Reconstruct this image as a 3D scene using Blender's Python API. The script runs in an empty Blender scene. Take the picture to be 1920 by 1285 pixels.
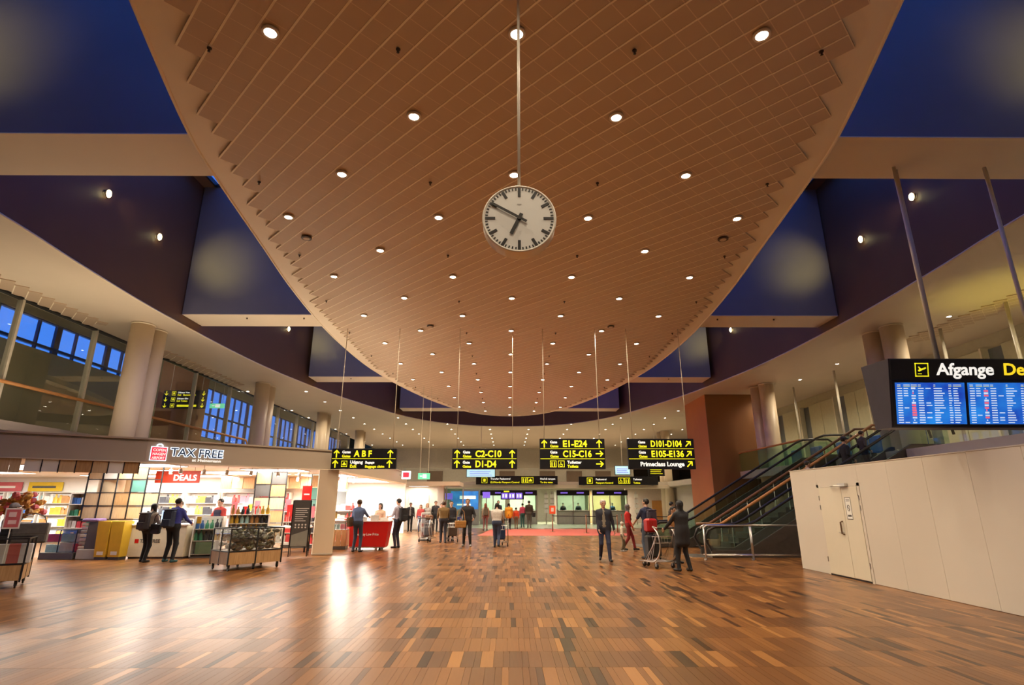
import bpy, math, random
import numpy as np
from mathutils import Vector, Matrix
R = math.radians
rnd = random.Random(7)
SC = bpy.context.scene
COL = SC.collection
# ------------------------------------------------------------------ camera
HC, H = 1.65, 6.26            # eye height, ceiling above the eye
ZC = HC + H                   # ceiling plane 7.91 m
PITCH, YAW = math.atan(302 / 1030.0), R(0.41)
cam_d = bpy.data.cameras.new('camera'); cam_d.sensor_width = 36.0
cam_d.lens = 36.0 * 1030.0 / 1920.0; cam_d.clip_start = .05; cam_d.clip_end = 400
cam = bpy.data.objects.new('camera', cam_d); COL.objects.link(cam)
cam.location = (-.11, 0, HC); cam.rotation_euler = (R(90) + PITCH, 0, -YAW)
SC.camera = cam
# ------------------------------------------------------------------ world: dusk sky
W = bpy.data.worlds.new('dusk'); SC.world = W; W.use_nodes = True
nt = W.node_tree; bg = nt.nodes['Background']
tc = nt.nodes.new('ShaderNodeTexCoord'); sx = nt.nodes.new('ShaderNodeSeparateXYZ')
cr = nt.nodes.new('ShaderNodeValToRGB')
nt.links.new(tc.outputs['Generated'], sx.inputs[0]); nt.links.new(sx.outputs['Z'], cr.inputs[0])
cr.color_ramp.elements[0].position = 0.0; cr.color_ramp.elements[0].color = (.075, .27, .95, 1)
cr.color_ramp.elements[1].position = 0.7; cr.color_ramp.elements[1].color = (.04, .17, .90, 1)
nt.links.new(cr.outputs[0], bg.inputs['Color']); bg.inputs['Strength'].default_value = 1.35
# ------------------------------------------------------------------ view
vs = SC.view_settings
SC.display_settings.display_device = 'sRGB'
vs.view_transform = 'Standard'; vs.look = 'None'; vs.gamma = 1.0; vs.exposure = 0.0
vs.use_curve_mapping = False
cy = SC.cycles
cy.max_bounces = 5; cy.diffuse_bounces = 3; cy.glossy_bounces = 3; cy.transparent_max_bounces = 10
cy.transmission_bounces = 4; cy.sample_clamp_indirect = 6.0; cy.caustics_reflective = False; cy.caustics_refractive = False
cy.use_adaptive_sampling = True; cy.adaptive_threshold = .1; cy.adaptive_min_samples = 16; cy.use_denoising = True; cy.use_light_tree = True
P_BOAT, P_SOFF, P_SHOP = 235.0, 195.0, 200.0      # watts of one hall downlight, soffit downlight, shop panel
P_FILL = 145.0                                     # watts of one added fill strip on the shop roof
WARM = (1.0, .83, .60)
# ------------------------------------------------------------------ materials
MATS = {}
def pm(name, col, rough=.5, metal=0.0, var=.05, scale=6.0, emit=0.0, emcol=None, bump=0.0, spec=.5, stretch=None, coat=0.0):
    """procedural principled material: colour with a fine noise variation"""
    if name in MATS: return MATS[name]
    m = bpy.data.materials.new(name); m.use_nodes = True; t = m.node_tree; b = t.nodes['Principled BSDF']
    b.inputs['Roughness'].default_value = rough; b.inputs['Metallic'].default_value = metal
    b.inputs['Specular IOR Level'].default_value = spec; b.inputs['Coat Weight'].default_value = coat
    tcn = t.nodes.new('ShaderNodeTexCoord'); mp = t.nodes.new('ShaderNodeMapping')
    if stretch: mp.inputs['Scale'].default_value = stretch
    n = t.nodes.new('ShaderNodeTexNoise'); n.inputs['Scale'].default_value = scale; n.inputs['Detail'].default_value = 3
    t.links.new(tcn.outputs['Object'], mp.inputs[0]); t.links.new(mp.outputs[0], n.inputs['Vector'])
    r = t.nodes.new('ShaderNodeValToRGB')
    e = r.color_ramp.elements
    e[0].position, e[1].position = .3, .7
    e[0].color = (*[max(0, c * (1 - var)) for c in col], 1); e[1].color = (*[min(1, c * (1 + var)) for c in col], 1)
    t.links.new(n.outputs['Fac'], r.inputs[0]); t.links.new(r.outputs[0], b.inputs['Base Color'])
    if bump:
        bp = t.nodes.new('ShaderNodeBump'); bp.inputs['Strength'].default_value = bump; bp.inputs['Distance'].default_value = .01
        t.links.new(n.outputs['Fac'], bp.inputs['Height']); t.links.new(bp.outputs[0], b.inputs['Normal'])
    if emit:
        b.inputs['Emission Color'].default_value = (*(emcol or col), 1); b.inputs['Emission Strength'].default_value = emit
    MATS[name] = m; return m
def noemis(m):
    m.cycles.emission_sampling = 'NONE'; return m
def wood(name, c1, c2, rough=.45, sc=(1, 1, 14)):
    if name in MATS: return MATS[name]
    m = pm(name, c1, rough); t = m.node_tree
    r = [n for n in t.nodes if n.type == 'VALTORGB'][0]; mp = [n for n in t.nodes if n.type == 'MAPPING'][0]
    mp.inputs['Scale'].default_value = sc
    r.color_ramp.elements[0].color = (*c1, 1); r.color_ramp.elements[1].color = (*c2, 1)
    return m
def glass(name, tint=(.95, .97, .96), refl=1.0):
    if name in MATS: return MATS[name]
    m = bpy.data.materials.new(name); m.use_nodes = True; t = m.node_tree
    for n in list(t.nodes): t.nodes.remove(n)
    o = t.nodes.new('ShaderNodeOutputMaterial'); mx = t.nodes.new('ShaderNodeMixShader')
    tr = t.nodes.new('ShaderNodeBsdfTransparent'); gl = t.nodes.new('ShaderNodeBsdfGlossy'); lw = t.nodes.new('ShaderNodeLayerWeight'); pw = t.nodes.new('ShaderNodeMath'); pw.operation = 'POWER'; pw.inputs[1].default_value = 5.0; fr = t.nodes.new('ShaderNodeMath'); fr.operation = 'MULTIPLY_ADD'; fr.inputs[1].default_value = .95; fr.inputs[2].default_value = .05
    ns = t.nodes.new('ShaderNodeTexNoise'); ns.inputs['Scale'].default_value = 1.5
    mr = t.nodes.new('ShaderNodeMapRange'); mr.inputs[3].default_value = 0.0; mr.inputs[4].default_value = .03
    t.links.new(ns.outputs['Fac'], mr.inputs[0]); t.links.new(mr.outputs[0], gl.inputs['Roughness'])
    tr.inputs[0].default_value = (*tint, 1); gl.inputs[0].default_value = (refl, refl, refl, 1)
    lw.inputs['Blend'].default_value = .5; t.links.new(lw.outputs['Facing'], pw.inputs[0]); t.links.new(pw.outputs[0], fr.inputs[0])
    t.links.new(fr.outputs[0], mx.inputs[0]); t.links.new(tr.outputs[0], mx.inputs[1]); t.links.new(gl.outputs[0], mx.inputs[2])
    t.links.new(mx.outputs[0], o.inputs[0]); MATS[name] = m; return m
def plank_mat():
    """parquet stave: tone per stave, grain along its length"""
    m = bpy.data.materials.new('parquet_stave'); m.use_nodes = True; t = m.node_tree; b = t.nodes['Principled BSDF']
    at = t.nodes.new('ShaderNodeAttribute'); at.attribute_name = 'tone'
    r = t.nodes.new('ShaderNodeValToRGB'); e = r.color_ramp.elements
    e[0].position = 0; e[0].color = (.035, .014, .006, 1); e[1].position = 1; e[1].color = (.44, .20, .058, 1)
    for p, c in ((.12, (.065, .026, .010)), (.3, (.145, .058, .018)), (.6, (.225, .092, .026)), (.85, (.33, .140, .038))):
        x = e.new(p); x.color = (*c, 1)
    g = t.nodes.new('ShaderNodeNewGeometry'); mp = t.nodes.new('ShaderNodeMapping'); mp.inputs['Scale'].default_value = (45, 2.5, 1)
    n = t.nodes.new('ShaderNodeTexNoise'); n.inputs['Scale'].default_value = 1.0; n.inputs['Detail'].default_value = 4
    t.links.new(g.outputs['Position'], mp.inputs[0]); t.links.new(mp.outputs[0], n.inputs['Vector'])
    a = t.nodes.new('ShaderNodeMath'); a.operation = 'MULTIPLY_ADD'; a.inputs[1].default_value = .22; a.inputs[2].default_value = -.11
    ad = t.nodes.new('ShaderNodeMath'); ad.operation = 'ADD'
    t.links.new(n.outputs['Fac'], a.inputs[0]); t.links.new(a.outputs[0], ad.inputs[0]); t.links.new(at.outputs['Fac'], ad.inputs[1])
    t.links.new(ad.outputs[0], r.inputs[0]); t.links.new(r.outputs[0], b.inputs['Base Color'])
    mr = t.nodes.new('ShaderNodeMapRange'); mr.inputs[3].default_value = .30; mr.inputs[4].default_value = .28
    t.links.new(at.outputs['Fac'], mr.inputs[0]); t.links.new(mr.outputs[0], b.inputs['Roughness'])
    b.inputs['Specular IOR Level'].default_value = .42
    return m
# ------------------------------------------------------------------ geometry helpers
class MB:
    def __init__(s): s.v, s.f, s.m = [], [], []
    def add(s, v, f, mi=0):
        o = len(s.v); s.v += [tuple(p) for p in v]; s.f += [tuple(i + o for i in q) for q in f]; s.m += [mi] * len(f); return s
    def box(s, x0, x1, y0, y1, z0, z1, mi=0, M=None):
        v = [(x, y, z) for z in (z0, z1) for x, y in ((x0, y0), (x1, y0), (x1, y1), (x0, y1))]
        if M is not None: v = [M @ Vector(p) for p in v]
        return s.add(v, [(3, 2, 1, 0), (4, 5, 6, 7), (0, 1, 5, 4), (1, 2, 6, 5), (2, 3, 7, 6), (3, 0, 4, 7)], mi)
    def bbox(s, x0, x1, y0, y1, z0, z1, b=.01, mi=0):
        """box with chamfered vertical edges and top"""
        pts = [(x0 + b, y0), (x1 - b, y0), (x1, y0 + b), (x1, y1 - b), (x1 - b, y1), (x0 + b, y1), (x0, y1 - b), (x0, y0 + b)]
        cx, cy_ = (x0 + x1) / 2, (y0 + y1) / 2
        def ins(p, d): return (p[0] + d * (1 if p[0] < cx else -1), p[1] + d * (1 if p[1] < cy_ else -1))
        rings = [[(*ins(p, b), z0) for p in pts], [(*p, z0 + b) for p in pts], [(*p, z1 - b) for p in pts], [(*ins(p, b), z1) for p in pts]]
        v = [q for r in rings for q in r]; f = [tuple(range(7, -1, -1)), tuple(range(24, 32))]
        for k in range(3):
            for i in range(8): j = (i + 1) % 8; f.append((k * 8 + i, k * 8 + j, k * 8 + 8 + j, k * 8 + 8 + i))
        return s.add(v, f, mi)
    def tube(s, pts, r, n=8, mi=0, cap=True, closed=False):
        pts = [Vector(p) for p in pts]; L = len(pts); rs = r if isinstance(r, (list, tuple)) else [r] * L
        v, f = [], []; up = Vector((0, 0, 1)); prev = None
        for i, p in enumerate(pts):
            if closed: d = pts[(i + 1) % L] - pts[i - 1]
            else: d = pts[min(i + 1, L - 1)] - pts[max(i - 1, 0)]
            d.normalize()
            if prev is None: a = d.cross(up if abs(d.z) < .95 else Vector((1, 0, 0)))
            else: a = prev - d * prev.dot(d)
            a.normalize(); prev = a; b = d.cross(a)
            for k in range(n):
                t = 2 * math.pi * k / n; v.append(p + (a * math.cos(t) + b * math.sin(t)) * rs[i])
        for i in range(L if closed else L - 1):
            j = (i + 1) % L
            for k in range(n):
                q = (k + 1) % n; f.append((i * n + k, i * n + q, j * n + q, j * n + k))
        if cap and not closed: f += [tuple(range(n - 1, -1, -1)), tuple(range((L - 1) * n, L * n))]
        return s.add(v, f, mi)
    def lathe(s, prof, n=16, c=(0, 0, 0), mi=0, axis='z'):
        v, f = [], []
        for r, z in prof:
            for k in range(n):
                t = 2 * math.pi * k / n; a, b = r * math.cos(t), r * math.sin(t)
                v.append((c[0] + a, c[1] + b, c[2] + z) if axis == 'z' else (c[0] + a, c[1] + z, c[2] + b) if axis == 'y' else (c[0] + z, c[1] + a, c[2] + b))
        for i in range(len(prof) - 1):
            for k in range(n):
                q = (k + 1) % n; f.append((i * n + k, i * n + q, (i + 1) * n + q, (i + 1) * n + k))
        f += [tuple(range(n - 1, -1, -1)), tuple(range((len(prof) - 1) * n, len(prof) * n))]
        return s.add(v, f, mi)
    def prism(s, poly, z0, z1, mi=0, M=None):
        n = len(poly); v = [(x, y, z0) for x, y in poly] + [(x, y, z1) for x, y in poly]
        if M is not None: v = [M @ Vector(p) for p in v]
        f = [tuple(range(n - 1, -1, -1)), tuple(range(n, 2 * n))] + [(i, (i + 1) % n, n + (i + 1) % n, n + i) for i in range(n)]
        return s.add(v, f, mi)
    def blob(s, c, r, n=10, m=6, mi=0, M=None, jit=0, rg=None):
        v = [(c[0], c[1], c[2] - r[2])]
        for i in range(1, m):
            a = -math.pi / 2 + math.pi * i / m
            for k in range(n):
                t = 2 * math.pi * k / n; q = 1 + (rg.uniform(-jit, jit) if rg else 0)
                v.append((c[0] + r[0] * math.cos(a) * math.cos(t) * q, c[1] + r[1] * math.cos(a) * math.sin(t) * q, c[2] + r[2] * math.sin(a) * q))
        v.append((c[0], c[1], c[2] + r[2])); e = len(v) - 1; f = []
        for k in range(n):
            q = (k + 1) % n; f.append((0, 1 + q, 1 + k)); f.append((e, e - n + k, e - n + q))
            for i in range(m - 2): f.append((1 + i * n + k, 1 + i * n + q, 1 + (i + 1) * n + q, 1 + (i + 1) * n + k))
        if M is not None: v = [M @ Vector(p) for p in v]
        return s.add(v, f, mi)
    def mesh(s, name, mats, smooth=False):
        me = bpy.data.meshes.new(name); me.from_pydata(s.v, [], s.f)
        for m in (mats if isinstance(mats, (list, tuple)) else [mats]): me.materials.append(m)
        if any(s.m): me.polygons.foreach_set('material_index', s.m)
        if smooth: me.polygons.foreach_set('use_smooth', [True] * len(s.f))
        me.update(); return me
def props(o, label=None, cat=None, group=None, kind=None):
    if label: o['label'] = label
    if cat: o['category'] = cat
    if group: o['group'] = group
    if kind: o['kind'] = kind
    return o
def link(name, data, parent=None, loc=(0, 0, 0), rz=0.0, **k):
    o = bpy.data.objects.new(name, data); COL.objects.link(o); o.location = loc; o.rotation_euler = (0, 0, rz)
    if parent is not None: o.parent = parent
    return props(o, **k)
def put(name, mb, mats, parent=None, loc=(0, 0, 0), rz=0.0, smooth=False, **k):
    return link(name, mb.mesh(name, mats, smooth), parent, loc, rz, **k)
def thing(name, loc, rz, label, cat, group=None): return link(name, None, None, loc, rz, label=label, cat=cat, group=group)
def copy_tree(o, parent=None):
    c = o.copy(); COL.objects.link(c); c.parent = parent
    for ch in o.children: copy_tree(ch, c)
    return c
def lamp(name, kind, loc, power, col=WARM, parent=None, size=.1, rot=(0, 0, 0), spot=R(120), blend=.6, sy=None):
    d = bpy.data.lights.new(name, kind); d.energy = power; d.color = col
    if kind == 'AREA':
        d.size = size
        if sy: d.shape = 'RECTANGLE'; d.size_y = sy
    else: d.shadow_soft_size = size
    if kind == 'SPOT': d.spot_size = spot; d.spot_blend = blend
    o = bpy.data.objects.new(name, d); COL.objects.link(o); o.location = loc; o.rotation_euler = rot
    if parent is not None: o.parent = parent
    return o
_txt = {}
def text_mesh(s, size, bold=.0, ext=.002, align='LEFT'):
    c = bpy.data.curves.new('text', 'FONT'); c.body = s; c.size = size; c.offset = bold * size; c.extrude = ext; c.resolution_u = 3
    c.align_x = align
    o = bpy.data.objects.new('text', c); me = bpy.data.meshes.new_from_object(o); bpy.data.objects.remove(o); bpy.data.curves.remove(c)
    return me
def text(s, parent, x, z, size, mat, y=-.004, bold=.02, width=None, name='lettering', align='LEFT', rot=None):
    """flat lettering on a face that looks along -y (local); x,z is the lower left corner; width squeezes the line"""
    me = text_mesh(s, size, bold, align=align); me.materials.append(mat)
    o = link(name, me, parent, (x, y, z)); o.rotation_euler = rot or (R(90), 0, 0)
    if width:
        xs = [v.co.x for v in me.vertices]; w = max(xs) - min(xs)
        if w > 0: o.scale = (width / w, 1, 1)
    return o
# ------------------------------------------------------------------ people: one continuous skin grown from a posed skeleton
def surface_net(fn, lo, hi, vx):
    lo = np.array(lo, float); n = np.maximum(4, np.ceil((np.array(hi) - lo) / vx).astype(int) + 1)
    ax = [lo[i] + vx * np.arange(n[i]) for i in range(3)]
    P = np.stack(np.meshgrid(*ax, indexing='ij'), -1).reshape(-1, 3)
    D = fn(P).reshape(n); ins = D < 0
    c = n - 1
    acc = np.zeros((*c, 3)); cnt = np.zeros(c)
    offs = [(i, j, k) for i in (0, 1) for j in (0, 1) for k in (0, 1)]
    def sub(A, o): return A[o[0]:o[0] + c[0], o[1]:o[1] + c[1], o[2]:o[2] + c[2]]
    for a in offs:
        for d in range(3):
            if a[d] == 0:
                b = list(a); b[d] = 1
                da, db = sub(D, a), sub(D, b); m = (da < 0) != (db < 0)
                t = np.where(m, da / np.where(m, da - db, 1), 0)
                p = np.zeros((*c, 3)); p[:] = a; p[..., d] = t
                acc += p * m[..., None]; cnt += m
    act = cnt > 0; idx = -np.ones(c, int); idx[act] = np.arange(act.sum())
    ijk = np.argwhere(act); V = lo + vx * (ijk + acc[act] / cnt[act][:, None])
    F = []
    for d in range(3):
        u, w = (d + 1) % 3, (d + 2) % 3
        sl0 = [slice(None)] * 3; sl1 = [slice(None)] * 3; sl0[d] = slice(0, -1); sl1[d] = slice(1, None)
        A, B = ins[tuple(sl0)], ins[tuple(sl1)]
        e = np.argwhere(A != B); e = e[(e[:, u] > 0) & (e[:, w] > 0) & (e[:, u] < c[u]) & (e[:, w] < c[w])]
        if not len(e): continue
        def g(du, dw):
            q = e.copy(); q[:, u] += du; q[:, w] += dw; return idx[q[:, 0], q[:, 1], q[:, 2]]
        q = np.stack([g(-1, -1), g(0, -1), g(0, 0), g(-1, 0)], 1)
        fl = ~ins[e[:, 0], e[:, 1], e[:, 2]]; q[fl] = q[fl][:, ::-1]; F.append(q)
    return V, np.concatenate(F)
class Body:
    """prims: tapered capsules / ellipsoids with a material index, blended"""
    def __init__(s): s.p = []
    def cap(s, a, b, ra, rb, mi, k=.03): s.p.append(('c', np.array(a, float), np.array(b, float), ra, rb, mi, k)); return s
    def ell(s, c, r, mi, k=.02): s.p.append(('e', np.array(c, float), np.array(r, float), 0, 0, mi, k)); return s
    def one(s, q, P):
        if q[0] == 'c':
            a, b = q[1], q[2]; ab = b - a; L = max(1e-9, ab @ ab); t = np.clip(((P - a) @ ab) / L, 0, 1)
            return np.linalg.norm(P - a - t[:, None] * ab, axis=1) - (q[3] + (q[4] - q[3]) * t)
        return (np.linalg.norm((P - q[1]) / q[2], axis=1) - 1) * q[2].min()
    def dist(s, P):
        D = None
        for q in s.p:
            d = s.one(q, P)
            if D is None: D = d; continue
            k = q[6]; h = np.clip(.5 + .5 * (D - d) / k, 0, 1); D = D * (1 - h) + d * h - k * h * (1 - h)
        return D
    def bounds(s, pad=.05):
        lo, hi = np.full(3, 9.), np.full(3, -9.)
        for q in s.p:
            r = np.full(3, max(q[3], q[4])) if q[0] == 'c' else q[2]
            for c in ((q[1], q[2]) if q[0] == 'c' else (q[1],)): lo = np.minimum(lo, c - r); hi = np.maximum(hi, c + r)
        return lo - pad, hi + pad
    def build(s, vx, clampz=False):
        lo, hi = s.bounds(vx * 2 + .01)
        fn = (lambda P: np.maximum(s.dist(P), -P[:, 2])) if clampz else s.dist
        V, F = surface_net(fn, lo, hi, vx)
        D = np.stack([s.one(q, V) for q in s.p], 1); mi = np.array([q[5] for q in s.p])[D.argmin(1)]
        return V, F, mi[F[:, 0]]
def ik(a, b, l1, l2, hint):
    a, b = np.array(a, float), np.array(b, float); d = b - a; L = np.linalg.norm(d); m = (l1 + l2) * .995
    if L > m: b = a + d * m / L; d = b - a; L = m
    x = (l1 * l1 - l2 * l2 + L * L) / (2 * L); h = math.sqrt(max(0, l1 * l1 - x * x)); u = d / L
    n = np.array(hint, float); n -= u * (n @ u); n /= max(1e-6, np.linalg.norm(n))
    return a + u * x + n * h, b
SKIN = {'fair': (.60, .36, .25), 'tan': (.42, .23, .14), 'dark': (.12, .06, .04), 'pink': (.62, .33, .24)}
def person(loc, face, label, top, bottom, ht=1.75, skin='fair', hair=(.05, .03, .02), shoe=(.02, .02, .02), step=.0, spread=.0,
           hands=((-.24, .03, .80), (.24, .03, .80)), lean=0.0, sleeve=True, coat=0.0, style='short', build=1.0, turn=0.0, nod=0.0,
           skirt=0.0, cap=None, open_shirt=None, group=None, vx=.02, vest=None, socks=None, elb=None):
    """local axes: x right, y forward, z up; face = heading (0 looks along +y)"""
    s = ht / 1.75; b = Body(); w = build
    SK, TOP, BOT, SH, VE, EY, LIP = 0, 1, 2, 3, 4, 5, 6
    cl, sl = math.cos(lean), math.sin(lean)
    def up(p):   # torso point leaned about the pelvis
        z = p[2] - .95; return (p[0], p[1] * cl + z * sl, .95 + z * cl - p[1] * sl)
    # legs
    for sd, st in ((-1, step), (1, -step)):
        hip = (sd * .088, 0, .93); ank = (sd * (.09 + spread), st, .085 + (.05 if st < -.12 else 0))
        kn, ank = ik(hip, ank, .445, .42, (0, 1, .02))
        b.cap(hip, kn, .086 * w, .062 * w, BOT, .05); b.cap(kn, ank, .062 * w, .050, BOT, .03)
        hl = ank + np.array((0, -.035, -.045)); to = ank + np.array((sd * .03, .15, -.052 + (-.03 if st < -.12 else 0)))
        b.cap(hl, to, .042, .036, SH, .02)
    b.cap((-.07 * w, 0, .965), (.07 * w, 0, .965), .112 * w, .112 * w, BOT, .06)
    for z, xx, r in ((1.06, .055, .108), (1.20, .07, .112), (1.33, .085, .118)):
        b.cap(up((-xx * w, -.005, z)), up((xx * w, -.005, z)), r * w, r * w, TOP, .06)
    for sd in (-1, 1): b.cap(up((sd * .03, -.012, 1.455)), up((sd * .150 * w, -.01, 1.408)), .056, .056, TOP, .05)
    if coat:
        for sd in (-1, 1): b.cap(up((sd * .065, 0, 1.05)), (sd * .085, -.005, coat + .06), .122 * w, .112 * w, TOP, .06)
        b.cap((-.095, 0, coat + .04), (.095, 0, coat + .04), .105 * w, .105 * w, TOP, .03)
    if skirt:
        for sd in (-1, 1): b.cap((sd * .06, 0, 1.0), (sd * .10, 0, skirt), .115, .13, BOT, .06)
        b.cap((-.10, 0, skirt), (.10, 0, skirt), .13, .13, BOT, .05)
    if vest:
        for z, r in ((1.02, .075), (1.18, .082), (1.33, .082)):
            b.cap(up((-.075, .062, z)), up((-.045, .062, z)), r, r, VE, .03); b.cap(up((.045, .062, z)), up((.075, .062, z)), r, r, VE, .03)
    if open_shirt: b.cap(up((0, .098, 1.00)), up((0, .088, 1.42)), .05, .032, VE, .01)
    if socks: pass
    b.cap(up((0, -.012, 1.44)), up((0, .012, 1.555)), .052, .050, SK, .03)
    arms = []
    for i, sd in enumerate((-1, 1)):
        sh = np.array(up((sd * .178 * w, -.01, 1.400))); tg = np.array(hands[i], float)
        h_ = elb[i] if elb else (sd * .35, -1, -.25)
        el, wr = ik(sh, tg, .285, .255, h_)
        tm = TOP
        b.cap(sh, el, .056 * w, .046 * w, tm, .04)
        if sleeve: b.cap(el, wr, .046 * w, .036, tm, .02)
        else:
            mid = sh + (el - sh) * .75
            b.cap(mid + (el - sh) * .05, el, .040, .039, SK, .01); b.cap(el, wr, .038, .027, SK, .015)
        arms.append((el, wr, sd))
    V, F, M_ = b.build(vx, True)
    parts = [(V, F, M_)]
    # hands with five fingers
    for el, wr, sd in arms:
        u = (wr - el) / np.linalg.norm(wr - el); n = np.array((-sd, .25, 0)); n -= u * (n @ u); n /= np.linalg.norm(n)   # palm normal (inward)
        l = np.cross(u, n); fwd = l if l[1] > 0 or (abs(l[1]) < .2 and l[2] > 0) else -l
        hb = Body(); hb.cap(wr - u * .03, wr + u * .02, .027, .026, SK, .01)
        hb.cap(wr + u * .03 + fwd * .022, wr + u * .085 + fwd * .026, .017, .015, SK, .02); hb.cap(wr + u * .03 - fwd * .018, wr + u * .08 - fwd * .028, .017, .014, SK, .02)
        for j, (o, ln) in enumerate(((.029, .072), (.010, .080), (-.010, .074), (-.028, .058))):
            k0 = wr + u * .085 + fwd * o; k1 = k0 + (u * .93 + n * .36) * ln * .55; k2 = k1 + (u * .55 + n * .83) * ln * .5
            hb.cap(k0, k1, .0095, .009, SK, .004); hb.cap(k1, k2, .009, .0075, SK, .004)
        t0 = wr + u * .03 + fwd * .03; t1 = t0 + (u * .6 + fwd * .7 + n * .3) * .045; t2 = t1 + (u * .85 + fwd * .25 + n * .4) * .035
        hb.cap(t0, t1, .012, .0105, SK, .01); hb.cap(t1, t2, .0105, .008, SK, .005)
        parts.append(hb.build(.0075 if vx < .021 else .010))
    # head
    hc = np.array(up((0, .025, 1.635))); ct, st_ = math.cos(turn), math.sin(turn); cn, sn = math.cos(nod + lean * .3), math.sin(nod + lean * .3)
    def hd(p):
        x, y, z = p; y, z = y * cn + z * sn, z * cn - y * sn
        return hc + np.array((x * ct + y * st_, -x * st_ + y * ct, z))
    g = Body(); g.cap(hd((0, -.022, .030)), hd((0, .005, .022)), .080, .076, SK, .02); g.cap(hd((0, .020, -.02)), hd((0, .042, -.078)), .062, .036, SK, .03)
    g.cap(hd((0, -.03, -.06)), hd((0, -.03, -.13)), .052, .05, SK, .03)
    g.cap(hd((0, .086, .008)), hd((0, .102, -.024)), .009, .014, SK, .015)
    g.cap(hd((-.05, .068, .032)), hd((.05, .068, .032)), .012, .012, SK, .015)
    for sd in (-1, 1):
        g.ell(hd((sd * .079, -.008, -.005)), (.014, .020, .032), SK, .008)
        g.ell(hd((sd * .030, .081, .010)), (.0085, .008, .0055), EY, .003)
    g.cap(hd((-.020, .080, -.055)), hd((.020, .080, -.055)), .007, .007, LIP, .004)
    parts.append(g.build(.009 if vx < .021 else .012))
    vs_, fs, ms, o = [], [], [], 0
    for V, F, M_ in parts: vs_.append(V); fs.append(F + o); ms.append(M_); o += len(V)
    V = np.concatenate(vs_) * s; F = np.concatenate(fs); M_ = np.concatenate(ms)
    me = bpy.data.meshes.new('body'); me.from_pydata(V.tolist(), [], F.tolist())
    def cm(t, c, r=.8): return pm('%s_%02x%02x%02x' % (t, *[int(255 * min(1, x)) for x in c]), c, r, var=.12, scale=30)
    sk = cm('skin', SKIN[skin], .55)
    for m in (sk, cm('cloth', top), cm('cloth', bottom), cm('shoe', shoe, .4), cm('cloth', vest or open_shirt or top), cm('eye', (.02, .015, .012), .2), cm('lip', tuple(c * .7 for c in SKIN[skin]), .5)): me.materials.append(m)
    me.polygons.foreach_set('material_index', M_.astype(np.int32)); me.polygons.foreach_set('use_smooth', [True] * len(F)); me.update()
    root = thing('person', loc, -face, label, 'person', group)
    link('body', me, root)
    # hair / headwear
    hm = cm('hair', hair, .6)
    if style != 'bald':
        q = Body()
        q.cap(hd((0, -.030, .036)), hd((0, -.004, .040)), .092, .087, 0, .02)
        if style == 'long': q.cap(hd((-.035, -.06, -.02)), hd((-.05, -.085, -.22)), .062, .045, 0, .03); q.cap(hd((.035, -.06, -.02)), hd((.05, -.085, -.22)), .062, .045, 0, .03)
        elif style == 'bob': q.cap(hd((-.045, -.03, -.02)), hd((-.06, -.03, -.10)), .055, .04, 0, .03); q.cap(hd((.045, -.03, -.02)), hd((.06, -.03, -.10)), .055, .04, 0, .03)
        elif style == 'bun': q.ell(hd((0, -.11, .07)), (.045, .045, .045), 0, .02)
        elif style == 'tail': q.cap(hd((0, -.10, .04)), hd((0, -.135, -.13)), .035, .022, 0, .02)
        elif style == 'scarf':
            q.cap(hd((0, -.02, -.02)), hd((0, -.01, -.13)), .088, .085, 0, .03); q.cap(hd((-.09, -.02, -.19)), hd((.09, -.02, -.19)), .06, .06, 0, .05)
        cut_z = -.062 if style in ('short', 'bun', 'tail') else -9
        Rm = np.array([hd((1, 0, 0)) - hc, hd((0, 1, 0)) - hc, hd((0, 0, 1)) - hc])
        def fn(P):
            D = q.dist(P); L = (P - hc) @ Rm.T
            fz = np.maximum.reduce([.048 - L[:, 1] - np.maximum(0, .0), L[:, 2] - .062, np.abs(L[:, 0]) - .075])   # face opening
            D = np.maximum(D, -fz)
            if cut_z > -1: D = np.maximum(D, cut_z + np.maximum(0, L[:, 1]) * 1.1 - L[:, 2] )
            return D
        lo, hi = q.bounds(.03); hv = .010 if vx < .021 else .013
        V, F = surface_net(fn, lo, hi, hv)
        m2 = bpy.data.meshes.new('hair'); m2.from_pydata((V * s).tolist(), [], F.tolist()); m2.materials.append(hm)
        m2.polygons.foreach_set('use_smooth', [True] * len(F)); m2.update()
        link('headscarf' if style == 'scarf' else 'hair', m2, root)
    if cap:
        q = Body(); q.cap(hd((0, -.026, .055)), hd((0, -.004, .058)), .094, .09, 0, .02); q.cap(hd((-.04, .10, .055)), hd((.04, .10, .055)), .02, .02, 0, .03)
        Rm = np.array([hd((1, 0, 0)) - hc, hd((0, 1, 0)) - hc, hd((0, 0, 1)) - hc])
        lo, hi = q.bounds(.03); V, F = surface_net(lambda P: np.maximum(q.dist(P), .035 - ((P - hc) @ Rm.T)[:, 2]), lo, hi, .011)
        m2 = bpy.data.meshes.new('cap'); m2.from_pydata((V * s).tolist(), [], F.tolist()); m2.materials.append(cm('cap', cap)); m2.polygons.foreach_set('use_smooth', [True] * len(F)); m2.update()
        link('cap', m2, root)
    return root
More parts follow.
